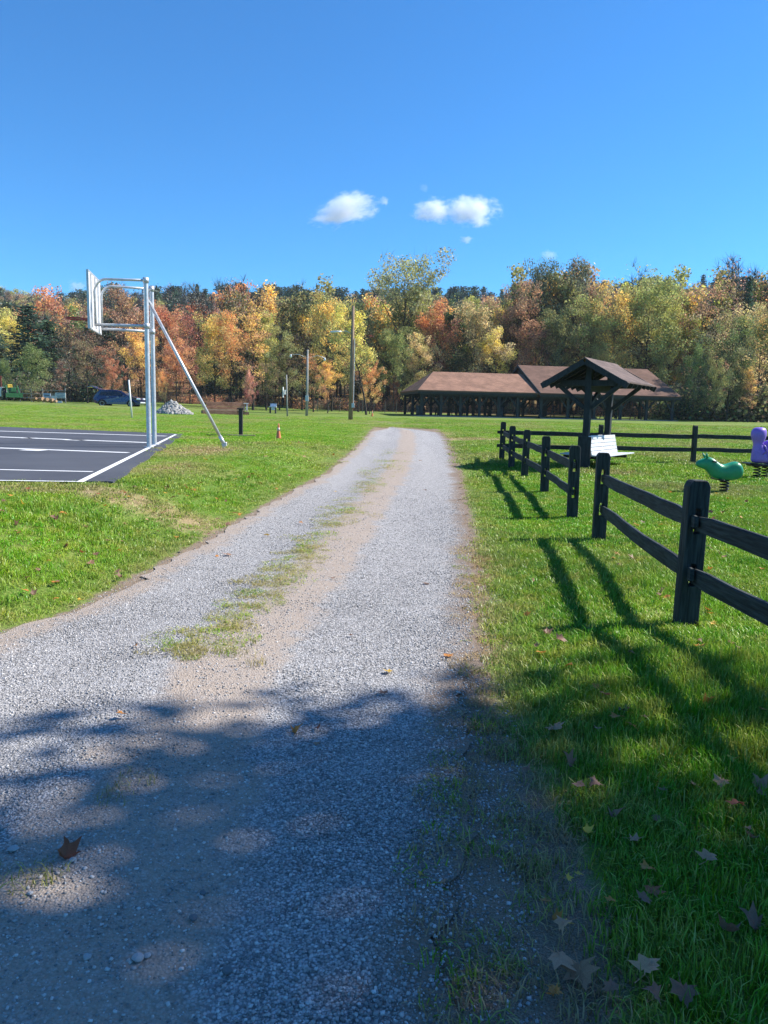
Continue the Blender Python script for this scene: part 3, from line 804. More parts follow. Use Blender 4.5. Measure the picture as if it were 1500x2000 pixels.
KIND = {
 'round': [make_tree(1, r=5.6, cb=.16, nl=22, leaves=11000), make_tree(2, r=6.0, cb=.14, nl=24, leaves=12000), make_tree(3, r=5.2, cb=.2, lean=.8, nl=20, leaves=10000)],
 'tall': [make_tree(11, h=16, r=3.1, cb=.25, nl=18, leaves=6300, spread=.07), make_tree(12, h=16, r=3.4, cb=.3, nl=16, fork=True, leaves=6300, spread=.075)],
 'airy': [make_tree(21, r=4.2, nl=17, leaves=3450, size=.27, spread=.07, twigs=500, fork=True), make_tree(22, r=4.8, nl=19, leaves=3000, size=.27, spread=.075, twigs=600)],
 'bare': [make_tree(31, r=3.6, nl=20, leaves=630, size=.24, spread=.06, twigs=1700, fork=True), make_tree(32, r=4.2, nl=22, leaves=1200, size=.24, spread=.06, twigs=1600)],
 'low': [make_tree(41, h=16, r=7.5, cb=.12, nl=20, leaves=7800, size=.42, spread=.12, r0=.16), make_tree(42, h=16, r=8.5, cb=.08, nl=22, leaves=8400, size=.45, spread=.12, r0=.16)],
 'lean': [make_tree(51, r=4.2, cb=.4, nl=16, lean=-5.2, leaves=6300, spread=.085, r0=.24)],
 'high': [make_tree(91, r=5.6, cb=.45, nl=16, leaves=6500, size=.26, spread=.085, twigs=300), make_tree(92, r=4.0, cb=.35, nl=17, leaves=5200, size=.27, spread=.085, twigs=300), make_tree(93, r=4.2, cb=.35, nl=15, fork=True, leaves=5200, size=.27, spread=.08, twigs=300)],
 'spruce': [make_conifer(61), make_conifer(62, r=4.0, leaves=10800)],
 'pine': [make_conifer(71, cb=.3, r=3.8, pine=True, leaves=7800, size=.4)],
}
BARKC = (1, 1, 1, 1)
def tree(px, top, D, kind, v, c1, c2, label, wide=1.0, cat='tree', name=None, group=None, rz=None, noscale=None):
    if 762 < px < 1345: D = max(D, 97 + (D - 78) * .5)          # behind the pavilion
    b = dep(px, 800, D); z = Hs(b.x, D)
    h = dep(px, top, D).z - z
    tm, cm = KIND[kind][v % len(KIND[kind])]
    h0 = 18 if kind in ('spruce', 'pine') else 16
    nm = name or {'round': 'broadleaf_tree', 'tall': 'broadleaf_tree', 'high': 'broadleaf_tree', 'airy': 'broadleaf_tree', 'bare': 'bare_tree', 'low': 'low_tree', 'lean': 'leaning_tree', 'spruce': 'spruce_tree', 'pine': 'pine_tree'}[kind]
    e = empty(nm, (b.x, D, z - .05), label, cat, group, rz if rz is not None else rnd.uniform(0, 6.28))
    zz = np.empty(len(cm.vertices) * 3, np.float32); cm.vertices.foreach_get('co', zz); h0 = float(np.percentile(zz[2::3], 99.6))
    s = h / h0; w = s * wide
    e.scale = (w, w, s)
    t = link('trunk', tm, None, e)
    c = link('crown', cm, None, e)
    c.color = tuple(c1) + (1,); c['col2'] = list(c2)
    return e
OR = (0.567, 0.209, 0.043); RU = (0.405, 0.115, 0.041); RD = (0.405, 0.068, 0.041); GO = (0.675, 0.405, 0.047); YG = (0.365, 0.351, 0.047); YE = (0.621, 0.486, 0.068)
OL = (0.255, 0.225, 0.060); GR = (0.135, 0.175, 0.040); DG = (0.041, 0.084, 0.035); GY = (0.270, 0.236, 0.176); PG = (0.621, 0.432, 0.176); LG = (0.285, 0.305, 0.070); BR = (0.297, 0.169, 0.088); PK = (0.513, 0.230, 0.149)
SP = (.034, .078, .045); SP2 = (.052, .105, .052)
# front row of the woods, left to right
tree(-12, 640, 96, 'pine', 0, SP, SP2, 'dark spruce at the left edge of the woods, behind the green tractor', 1.5)
tree(62, 598, 100, 'spruce', 0, SP, SP2, 'tallest dark green spruce left of the hoop, its tip on the hillside line', 2.3)
tree(98, 628, 106, 'spruce', 1, SP2, (.05, .10, .035), 'green pine-like spruce on the right flank of the tallest left spruce', 2.2)
tree(26, 606, 112, 'round', 1, YG, YE, 'yellow green tree topping out left of the tallest spruce', .9)
tree(66, 672, 84, 'low', 0, LG, GR, 'low glossy light green tree in front of the dark spruces', 1.0)
tree(14, 700, 88, 'low', 1, DG, GR, 'low dark green tree behind the green tractor', .6)
tree(138, 640, 92, 'bare', 1, GY, BR, 'bare grey branched tree between the spruces and the backboard', 1.2)
tree(172, 655, 88, 'airy', 1, OL, BR, 'thin olive leaved tree right under the hoop rim', 1.15)
tree(120, 700, 90, 'airy', 0, RU, GY, 'thin rust leaved tree right of the light green tree', 1.0)
tree(206, 668, 84, 'airy', 1, BR, RU, 'thin brown leaved tree behind the blue car hatch', 1.1)
tree(222, 700, 82, 'round', 0, OR, RU, 'small orange maple above the roof of the blue car', .8)
tree(246, 556, 104, 'airy', 0, OR, BR, 'tall thin orange tree seen through the hoop frame', 1.0)
tree(190, 592, 108, 'bare', 0, GY, BR, 'bare grey tree rising behind the backboard', 1.0)
tree(276, 640, 88, 'round', 2, OR, GO, 'bright orange maple directly behind the hoop poles', .95)
tree(322, 590, 96, 'round', 1, OR, RU, 'orange red maple just right of the hoop poles', .85)
tree(345, 660, 84, 'round', 0, RU, OR, 'rust red maple behind the rubble heap', .9)
tree(318, 720, 80, 'low', 0, GO, OR, 'low golden maple behind the rubble heap', .5)
tree(372, 600, 100, 'airy', 1, RD, RU, 'thin crimson tree where the hoop brace crosses the woods', .95)
tree(392, 556, 108, 'bare', 0, GY, GY, 'tall bare grey tree whose twigs top the ridge left of the golden maple', 1.1)
tree(420, 612, 90, 'round', 1, YG, GO, 'yellow green maple with golden top behind the timber structure', .8)
tree(452, 606, 88, 'round', 2, GO, OR, 'golden maple with orange top, brightest of the left woods', .75)
tree(462, 550, 106, 'bare', 1, PK, GY, 'bare pinkish tree topping the ridge above the golden maple', 1.05)
tree(494, 600, 82, 'airy', 0, OR, GO, 'forked dark limbed maple with thin orange leaves right of the golden maple', 1.15)
tree(488, 722, 78, 'low', 1, RD, PK, 'low red maple at the right end of the timber structure', .42)
tree(520, 612, 92, 'tall', 0, YE, YG, 'narrow yellow tree right of the forked maple', .9)
tree(546, 640, 88, 'round', 0, LG, OL, 'pale green round tree left of the double armed lamp post', .85)
tree(520, 700, 84, 'airy', 1, OL, BR, 'thin olive understorey tree above the white table', 1.0)
tree(560, 690, 86, 'bare', 1, OL, BR, 'thin dull tree behind the small hoop pole', 1.2)
tree(590, 650, 94, 'bare', 0, GY, OL, 'bare grey green tree behind the double armed lamp post', 1.2)
tree(612, 690, 84, 'airy', 0, OL, OR, 'thin olive and orange tree right of the double armed lamp post', 1.1)
tree(648, 574, 92, 'round', 1, YG, GO, 'yellow green maple with golden orange top beside the tall lamp pole', .72)
tree(640, 705, 80, 'round', 2, OR, GO, 'small orange maple under the arm of the tall lamp pole', .85)
tree(716, 596, 76, 'lean', 0, YG, YE, 'dark trunked tree leaning left behind the tall lamp pole', .8, rz=.1)
tree(700, 650, 90, 'bare', 1, GY, RD, 'bare tree with reddish tips right of the tall lamp pole', 1.1)
tree(722, 700, 80, 'round', 0, GO, OR, 'small golden orange maple by the far traffic cone', .8)
tree(768, 640, 78, 'round', 1, YG, GR, 'green and yellow maple by the left end of the pavilion roof', .8)
tree(784, 490, 102, 'high', 0, (.40, .34, .14), (.30, .29, .10), 'tallest tree of the woods, thin olive crown above the pavilion left end', 1.0)
tree(822, 548, 104, 'round', 1, (.22, .22, .08), YG, 'big dull green tree carrying on the crown of the tallest tree', .6)
tree(848, 585, 94, 'round', 2, RU, OR, 'orange red maple right of the tallest tree', .8)
tree(818, 650, 84, 'round', 0, YE, PG, 'pale yellow maple over the hipped end of the pavilion roof', .75)
tree(772, 728, 82, 'low', 0, OR, RU, 'low orange maple at the left end of the pavilion', .45)
tree(884, 590, 96, 'tall', 1, GR, DG, 'dark green narrow tree over the middle of the left pavilion roof', 1.1)
tree(922, 584, 92, 'round', 1, OL, PG, 'olive maple with buff top over the left pavilion roof', .78)
tree(960, 640, 86, 'round', 2, PG, YE, 'pale gold maple over the join of the two pavilion roofs', .9)
tree(1004, 552, 94, 'round', 0, OR, BR, 'round orange brown maple over the ridge of the taller pavilion roof', .72)
tree(1042, 630, 88, 'airy', 1, RU, BR, 'thin rust tree behind the gable of the taller pavilion roof', .8)
tree(1052, 503, 100, 'high', 1, (.12, .135, .085), (.09, .12, .06), 'tall dark tree, left of the dark pair above the bench shelter', .62)
tree(1110, 501, 102, 'high', 2, (.13, .145, .09), (.12, .14, .07), 'tall dark tree, right of the dark pair above the bench shelter', .7)
tree(1080, 600, 90, 'round', 1, GR, OL, 'green tree filling in below the tall dark pair', .75)
tree(1150, 575, 92, 'round', 2, OL, LG, 'olive green tree just right of the tall dark pair', .85)
tree(1192, 552, 90, 'round', 0, OL, GO, 'olive tree with golden top over the bench shelter roof', .8)
tree(1256, 537, 88, 'round', 1, YG, LG, 'largest yellow green maple over the right pavilion roof', .88)
tree(1296, 590, 84, 'round', 2, YE, YG, 'bright yellow maple at the right end of the pavilion', .55)
tree(1180, 668, 82, 'round', 0, YG, OL, 'lower yellow green tree behind the bench shelter roof', .85)
tree(1362, 540, 98, 'airy', 1, OR, BR, 'thin orange tree on the skyline right of the largest yellow green maple', .95)
tree(1340, 620, 86, 'tall', 0, LG, YG, 'narrow pale green tree right of the bright yellow maple', 1.0)
tree(1384, 600, 90, 'airy', 0, PG, OL, 'thin buff tree below the thin orange skyline tree', 1.0)
tree(1418, 503, 104, 'bare', 0, GY, PK, 'tallest bare tree on the right skyline', 1.0)
tree(1444, 541, 92, 'spruce', 0, SP, DG, 'single narrow dark spruce on the right skyline', .62)
tree(1478, 528, 102, 'bare', 1, PK, OR, 'bare tree with pink orange tips at the right edge', 1.05)
tree(1476, 590, 86, 'round', 1, YE, PG, 'golden maple at the right edge of the woods', .8)
tree(1420, 622, 82, 'round', 0, OL, GR, 'dull olive tree behind the purple spring rider', .9)
tree(1352, 672, 80, 'low', 1, DG, GR, 'dark green bushy tree at the right end of the pavilion', .5)
tree(1396, 690, 78, 'low', 0, GR, OL, 'dark olive bushy tree beyond the rail fence post', .5)
tree(1462, 715, 80, 'airy', 0, OR, GO, 'small thin orange tree above the purple spring rider', .9)
tree(1530, 560, 84, 'round', 2, YG, OL, 'yellow green tree cut by the right edge of the photo', .9)

# beyond the front row: the mixed wood and the conifer ridge, one uncountable mass
def forest_mesh(pair):
    tm, cm = pair
    n1 = len(tm.vertices); me = bpy.data.meshes.new('far_tree')
    v1 = np.empty(n1 * 3, np.float32); tm.vertices.foreach_get('co', v1)
    v2 = np.empty(len(cm.vertices) * 3, np.float32); cm.vertices.foreach_get('co', v2)
    f = [tuple(p.vertices) for p in tm.polygons] + [tuple(i + n1 for i in p.vertices) for p in cm.polygons]
    me.from_pydata(np.concatenate([v1, v2]).reshape(-1, 3).tolist(), [], f)
    for an in ('clump', 'tone'):
        a = np.empty(len(cm.vertices), np.float32); cm.attributes[an].data.foreach_get('value', a)
        me.attributes.new(an, 'FLOAT', 'POINT').data.foreach_set('value', np.concatenate([np.zeros(n1, np.float32), a]))
    me.materials.append(M['bark']); me.materials.append(M['leafi'])
    me.polygons.foreach_set('material_index', [0] * len(tm.polygons) + [1] * len(cm.polygons))
    return me
fsrc = [forest_mesh(make_tree(301, nl=12, leaves=2600, size=.42)), forest_mesh(make_tree(302, r=4.0, nl=12, leaves=2400, size=.42, spread=.08)),
        forest_mesh(make_tree(303, r=4.2, nl=14, leaves=520, size=.3, twigs=1300, fork=True)), forest_mesh(make_tree(304, r=3.8, nl=14, leaves=300, size=.3, twigs=1400, fork=True)),
        forest_mesh(make_conifer(305, leaves=3200, size=.5)), forest_mesh(make_conifer(306, r=4.2, cb=.25, pine=True, leaves=2800, size=.6))]
fp, fi, fr, fs, f1, f2 = [], [], [], [], [], []
def plant(x, y, idx, h, w, c1, c2):
    fp.append((x, y, Hs(x, y) - .1)); fi.append(idx); fr.append((0, 0, rnd.uniform(0, 6.28)))
    k = h / (18 if idx > 3 else 16); fs.append((k * w, k * w, k)); f1.append(c1); f2.append(c2)
AUT = [OR, RU, OL, YG, GO, GY, BR, OL, GR, PK]
for _ in range(820):                       # mixed leaf wood on the lower slope
    y = rnd.uniform(124, 250); x = rnd.uniform(-.62, .62) * y
    if y < 150 and rnd.random() < .35: continue
    t = rnd.random()
    c1 = rnd.choice(AUT); c2 = rnd.choice(AUT)
    if t < .42: plant(x, y, rnd.choice((2, 3)), rnd.uniform(10, 15), rnd.uniform(.9, 1.25), (.24, .20, .17), c1)
    elif t < .88: plant(x, y, rnd.choice((0, 1)), rnd.uniform(10, 16) + (2 if x > 10 else 0), rnd.uniform(.8, 1.1), c1, c2)
    else: plant(x, y, rnd.choice((4, 5)), rnd.uniform(13, 19), 1.1, SP2, SP)
for _ in range(150):                       # fill between the front row and the slope
    y = rnd.uniform(108, 128); px = rnd.uniform(440, 1620); x = (px - 750) / F * y
    c1 = rnd.choice([OL, YG, GO, OR, BR, OL, GR, (.3, .27, .08), (.2, .2, .08)]); plant(x, y, rnd.choice((0, 1, 0, 1, 2)), rnd.uniform(11, 15.5) if px < 1000 else rnd.uniform(13, 19), rnd.uniform(.8, 1.1), c1, rnd.choice([OL, YG, GO, c1]))
for _ in range(900):                       # pines and spruces on the ridge
    y = rnd.uniform(240, 400); x = rnd.uniform(-.62, .62) * y
    px = 750 + F * x / y
    lefthill = px < 150
    if lefthill and rnd.random() < .9:
        plant(x, y, rnd.choice((0, 1)), rnd.uniform(11, 15), 1.1, rnd.choice((OL, (.13, .14, .05), (.17, .15, .06), GR)), rnd.choice((OL, BR, YG)))
    elif rnd.random() < (.45 if 150 < px < 420 or px > 1300 else .12):
        plant(x, y, rnd.choice((2, 3)), rnd.uniform(14, 18), 1.1, (.17, .15, .13), rnd.choice((BR, GY, PK)))
    else: plant(x, y, rnd.choice((4, 5, 5)), rnd.uniform(14, 22), rnd.uniform(1.0, 1.35), rnd.choice((SP, SP2, (.04, .085, .055))), SP2)
scatter('far_woods', np.array(fp), fsrc, {'idx': np.array(fi), 'rot': np.array(fr), 'scl': np.array(fs), 'col': np.array(f1), 'col2': np.array(f2)},
        'mixed autumn woods and dark conifer ridge rising behind the front trees', 'woods')

# brush along the foot of the woods
bsrc = []
for s_ in range(4):
    r_ = np.random.default_rng(500 + s_); n_ = 420
    C = r_.normal(0, 1, (n_, 3)) * [.75, .75, .5] + [0, 0, .8]; C[:, 2] = np.abs(C[:, 2])
    V, Q_, cl, tn = leaf_quads(r_, C, .2, r_.uniform(0, 1, n_))
    m = MB()
    for k in range(26):
        a = r_.uniform(0, 6.28); l_ = r_.uniform(.8, 2.0)
        m.tube([(0, 0, -.1), (math.cos(a) * .35, math.sin(a) * .35, l_ * .6), (math.cos(a) * .8 + r_.normal(0, .15), math.sin(a) * .8, l_)], [.014, .01, .003], 3, False)
    tm = bpy.data.meshes.new('stem'); tm.from_pydata(m.v, [], m.f)
    cm = mesh_np('leaf', V, Q_, {'clump': cl, 'tone': tn})
    bsrc.append(forest_mesh((tm, cm)))
bp, bi, bro, bs, b1, b2 = [], [], [], [], [], []
def brush(px0, px1, y0, y1, n, smin, smax, cols):
    for _ in range(n):
        px = rnd.uniform(px0, px1); y = rnd.uniform(y0, y1); x = (px - 750) / F * y
        bp.append((x, y, Hs(x, y))); bi.append(rnd.randrange(4)); bro.append((0, 0, rnd.uniform(0, 6.3)))
        s_ = rnd.uniform(smin, smax); bs.append((s_ * 1.1, s_ * 1.1, s_)); b1.append(rnd.choice(cols)); b2.append(rnd.choice(cols))
brush(1300, 1560, 84, 106, 170, .9, 2.3, [OL, GR, DG, BR, (.09, .08, .04)])
brush(-60, 210, 92, 112, 120, .9, 1.9, [BR, OL, DG, (.10, .07, .05)])
brush(480, 1300, 98, 122, 170, .4, 1.0, [BR, OL, RU, OR, (.09, .08, .04)])
brush(270, 480, 100, 124, 50, .3, .8, [BR, RU, OR])
scatter('brush', np.array(bp), bsrc, {'idx': np.array(bi), 'rot': np.array(bro), 'scl': np.array(bs), 'col': np.array(b1), 'col2': np.array(b2)},
        'dull brush and saplings growing along the foot of the woods', 'undergrowth')

# trees right of the camera, outside the frame: their crowns throw the dappled shade over the near road
def shade_tree(x, y, h, r, cb, leaves, size, spread, label, seed, ctr=None):
    tm, cm = make_tree(seed, h=h, r=r, cb=cb, nl=22, leaves=leaves, size=size, spread=spread, r0=.24)
    e = empty('maple_tree', (x, y, Hs(x, y)), label, 'tree', 'roadside maples right of the road')
    link('trunk', tm, None, e); c = link('crown', cm, None, e); c.color = GO + (1,); c['col2'] = list(OR)
shade_tree(10.55, 4.3, 10.4, 2.6, .52, 10500, .22, .09, 'golden roadside maple shading the near gravel and grass', 801)
shade_tree(12.4, 2.3, 11.4, 2.7, .5, 4500, .22, .085, 'orange roadside maple behind the golden one, shading the verge', 802)
# ------------------------------------------------------------------ split rail fence
def post_mesh(h=1.1, w=.15, d=.105):
    a, b = w / 2, w / 6
    m = MB()
    zs = [-.25, .30, .46, .68, .86, h - .1]
    P = []
    for i in range(5):
        P.append([(-a, zs[i]), (-b, zs[i]), (-b, zs[i + 1]), (-a, zs[i + 1])])
        P.append([(b, zs[i]), (a, zs[i]), (a, zs[i + 1]), (b, zs[i + 1])])
        if i in (0, 2, 4): P.append([(-b, zs[i]), (b, zs[i]), (b, zs[i + 1]), (-b, zs[i + 1])])
    for z0_, z1_ in ((.30, .46), (.68, .86)):      # rounded heads of the slots
        zc = z1_ - .022
        P.append([(-b, zc), (-b * .45, z1_ - .006), (-b * .0, z1_), (-b, z1_)]); P[-1] = [(-b, zc - .0), (-b * .5, z1_), (-b, z1_)]
        P.append([(b, zc), (b, z1_), (b * .5, z1_)])
    P.append([(-a, h - .1), (-b, h - .1), (b, h - .1), (a, h - .1), (a, h - .045), (a * .8, h - .012), (a * .6, h), (-a * .6, h), (-a * .8, h - .012), (-a, h - .045)])
    m.cells(P, -d / 2, d / 2)
    return m
def rail(m, a, b, seed, hgt=.125, th=.042):
    r = random.Random(seed); a = Vector(a); b = Vector(b); d = (b - a).normalized(); x = Vector((d.y, -d.x, 0)).normalized()
    n = 9; rings = []
    for i in range(n):
        t = i / (n - 1); e = min(1, min(t, 1 - t) / .07)
        c = a.lerp(b, t) + Vector((0, 0, -.004 * math.sin(math.pi * t) + r.uniform(-.007, .007))) + x * r.uniform(-.005, .005)
        h_ = hgt * (.66 + .34 * e) * r.uniform(.95, 1.04) / 2; w_ = th * (.7 + .3 * e) / 2
        rings.append([c - x * w_ - Vector((0, 0, h_)), c + x * w_ - Vector((0, 0, h_)), c + x * w_ + Vector((0, 0, h_ - .008)), c + x * w_ * .5 + Vector((0, 0, h_)), c - x * w_ * .6 + Vector((0, 0, h_)), c - x * w_ + Vector((0, 0, h_ - .01))])
    vs = [v for q in rings for v in q]; fs = [tuple(range(5, -1, -1)), tuple((n - 1) * 6 + k for k in range(6))]
    for i in range(n - 1):
        for k in range(6): fs.append((i * 6 + k, i * 6 + (k + 1) % 6, i * 6 + 6 + (k + 1) % 6, i * 6 + 6 + k))
    m.add(vs, fs)
pbase = [at(1338, 1220), at(1169, 1055), at(1117, 1013), at(1063, 962), at(1024, 931), at(998.5, 914), at(979.5, 897)]
p_near = Vector((pbase[0].x + .08, pbase[0].y - 2.75, 0)); p_near.z = Hs(p_near.x, p_near.y)
bk = [pbase[-1]]
for px in (1172, 1356, 1550):
    d = ray(px, 870); y = bk[0].y + .35 * (px - 980) / 570; x = d.x / d.y * y; bk.append(Vector((x, y, Hs(x, y))))
def fence(label, pts, spans, org, heights):
    e = empty('split_rail_fence', org, label, 'fence', 'weathered rail fence round the playground')
    for i, p in enumerate(pts):
        dr = None
        for a, b in spans:
            if i in (a, b): dr = (pts[b] - pts[a]); break
        o = post_mesh(heights[i]).build('post', M['fence'], e, bevel=.008)
        o.location = p - org; ang = math.atan2(-dr.x, dr.y) + rnd.uniform(-.04, .04)
        o.rotation_euler = (rnd.uniform(-.012, .012), rnd.uniform(-.012, .02), ang)
    for a, b in spans:
        for z in (.385, .765):
            A_, B_ = pts[a], pts[b]; d = (B_ - A_).normalized(); x = Vector((d.y, -d.x, 0)) * .0
            m = MB(); rail(m, A_ - org + Vector((0, 0, z + .01)) - d * .13 + Vector((-.021, 0, 0)), B_ - org + Vector((0, 0, z - .012)) + d * .1 + Vector((.021, 0, 0)), rnd.random())
            m.build('rail', M['fencerail'], e)
fence('dark near length of split rail fence beside the road, with the closest post', [p_near, pbase[0], pbase[1]], [(0, 1), (1, 2)], pbase[0].copy(), [1.08, 1.06, 1.06])
fence('dark far length of split rail fence that turns right behind the bench shelter', pbase[2:] + bk[1:], [(0, 1), (1, 2), (2, 3), (3, 4), (4, 5), (5, 6), (6, 7)], pbase[4].copy(), [1.06, 1.06, 1.06, 1.06, 1.07, 1.05, 1.08, 1.05])

# ------------------------------------------------------------------ basketball hoop
hp = cpt(291.5, 876.5); hq = cpt(302, 871); hc = (hp + hq) / 2
e = empty('basketball_hoop', hc, 'galvanised two pole basketball hoop with white backboard at the court end', 'basketball hoop')
lp, lq = hp - hc, hq - hc
ax = (lq - lp).normalized(); ay = Vector((-ax.y, ax.x, 0))     # ay points over the court
if ay.x > 0: ay = -ay
HB, HT = 2.83, 4.12                                         # backboard foot and top
Wb = 1.62; ext_ = 1.28
tops = [dep(288.0, 547, hp.y).z - CZ, dep(295.5, 559.5, hq.y).z - CZ]
for p, tz in ((lp, tops[0]), (lq, tops[1])):
    m = MB(); m.tube([p, p + Vector((0, 0, tz))], .056, 16); m.tube([p + Vector((0, 0, tz - .02)), p + Vector((0, 0, tz + .015))], .062, 16)
    m.tube([p + Vector((0, 0, .032)), p + Vector((0, 0, .05))], .12, 16)
    m.build('pole', M['galv'], e, True).data.polygons.foreach_set('use_smooth', [False] * len(m.f))
bc = ay * ext_
for s, p in ((-1, lp), (1, lq)):
    bx_ = ax * s * Wb * .3
    m = MB(); z = HB + .10
    m.tube([p + Vector((0, 0, z)) - ay * .05, p * .5 + (bc + bx_) * .5 + Vector((0, 0, z)), bc + bx_ - ay * .07 + Vector((0, 0, z))], .037, 12)
    m.build('lower_arm', M['galv'], e, True)
    m = MB(); z = HT - .13; end = bc + bx_ - ay * .09
    st = p + Vector((0, 0, z)) - ay * .05; pts = [st, st.lerp(Vector((end.x, end.y, z)), .5), st.lerp(Vector((end.x, end.y, z)), .78)]
    for k in range(1, 7):
        a = k / 6 * math.pi / 2; q = st.lerp(Vector((end.x, end.y, z)), .78 + .22 * math.sin(a)); q.z = z - .3 * (1 - math.cos(a)); pts.append(q)
    pts.append(Vector((end.x, end.y, HB + .12)))
    m.tube(pts, .03, 10); m.build('upper_arm', M['galv'], e, True)
    for z0_ in (HB + .04, HT - .19):
        m = MB(); m.tube([p + Vector((0, 0, z0_)), p + Vector((0, 0, z0_ + .12))], .07, 16); m.build('clamp', M['galv'], e, True)
mat3 = Matrix((ax, ay, Vector((0, 0, 1)))).transposed()
m = MB(); m.box(bc + Vector((0, 0, (HB + HT) / 2)), (Wb, .03, HT - HB), m=mat3)
bb = m.build('backboard', M['board'], e)
m = MB()
for sx in (-1, 1): m.box(bc + ax * sx * (Wb / 2 + .012) + Vector((0, 0, (HB + HT) / 2)), (.03, .05, HT - HB + .05), m=mat3)
for z in (HB - .012, HT + .012): m.box(bc + Vector((0, 0, z)), (Wb - .006, .046, .03), m=mat3)
for sx in (-.36, -.02, .24): m.box(bc + ax * sx * Wb - ay * .034 + Vector((0, 0, (HB + HT) / 2)), (.05, .034, HT - HB - .06), m=mat3)
m.build('frame', M['galv'], bb)
rimc = bc + ay * (.2 + .23) + Vector((0, 0, HB + .27))
m = MB(); m.tube([rimc + ax * .23 * math.cos(a) + ay * .23 * math.sin(a) for a in np.linspace(0, 2 * math.pi, 33)], .018, 8, False)
for s in (-1, 1): m.bar(bc + ay * .02 + ax * .09 * s + Vector((0, 0, HB + .22)), rimc - ay * .2 + ax * .12 * s, .02, .035)
m.box(bc + ay * .03 + Vector((0, 0, HB + .25)), (.26, .03, .14), m=mat3)
m.bar(bc + ay * .04 + Vector((0, 0, HB + .24)), rimc - ay * .22, .13, .012, h2=.02)
m.build('rim', M['rim'], e)
anc = at(434, 877); anc_l = anc - hc
btop = (lp + lq) / 2 + Vector((0, 0, dep(298.5, 590, hc.y).z - CZ)); bend = dep(437, 866, anc.y) - hc
m = MB(); m.tube([btop, bend], .039, 12); m.tube([bend - (bend - btop).normalized() * .2, bend + (bend - btop).normalized() * .01], .048, 12)
m.build('brace', M['galv'], e, True)
m = MB(); m.bar(lp.lerp(lq, .03) + Vector((0, 0, btop.z)), lp.lerp(lq, .97) + Vector((0, 0, btop.z)), .05, .06); m.build('cross_bar', M['galv'], e)
m = MB(); m.bar(anc_l + Vector((0, 0, -.15)), bend + Vector((.02, 0, -.01)), .1, .055, upv=(1, 0, 0)); m.box(bend + Vector((.015, 0, -.02)), (.12, .09, .1))
m.build('ground_anchor', M['galv'], e, bevel=.01)

# ------------------------------------------------------------------ roofed double bench by the fence
sb = at(1141, 914.5)
e = empty('bench_shelter', sb, 'dark timber gable roofed shelter over a pale back to back slat bench', 'bench shelter')
rd = Vector((.55, .835, 0)).normalized(); sd = Vector((rd.y, -rd.x, 0))
def L3(a, s, z): return rd * a + sd * s + Vector((0, 0, z))
GAP = 1.8; ZR = dep(1140, 697, sb.y - .4).z - sb.z; ZE = ZR - .60; HW = 1.08; A0, A1 = -.45, GAP + .45
for a in (0, GAP):
    m = MB(); m.box(L3(a, 0, (ZR - .12) / 2 - .1), (.155, .155, ZR - .02), m=Matrix((sd, rd, Vector((0, 0, 1)))).transposed())
    m.build('post', M['frame'], e, bevel=.008)
    for s in (-1, 1):
        m = MB(); m.bar(L3(a, s * .09, ZE - .30 - .35), L3(a, s * .80, ZE - .06), .1, .1); m.build('brace', M['frame'], e, bevel=.005)
    m = MB(); m.bar(L3(a, -HW + .36, ZE - .02), L3(a, -.08, ZE - .02), .13, .15); m.bar(L3(a, .08, ZE - .02), L3(a, HW - .36, ZE - .02), .13, .15); m.build('cross_beam', M['frame'], e, bevel=.005)
    m = MB(); m.box(L3(a, 0, ZE - .02), (.2, .21, .17), m=Matrix((sd, rd, Vector((0, 0, 1)))).transposed()); m.build('collar', M['frame'], e)
m = MB(); m.bar(L3(.11, 0, ZE - .12), L3(GAP - .11, 0, ZE - .12), .1, .22); m.build('tie_beam', M['frame'], e)
for s0, s1 in ((.10, .9), (1.4, .6)):
    m = MB(); m.bar(L3(s0, .0, ZE - .62), L3(s1, .0, ZE - .14), .07, .09); m.build('brace', M['frame'], e)
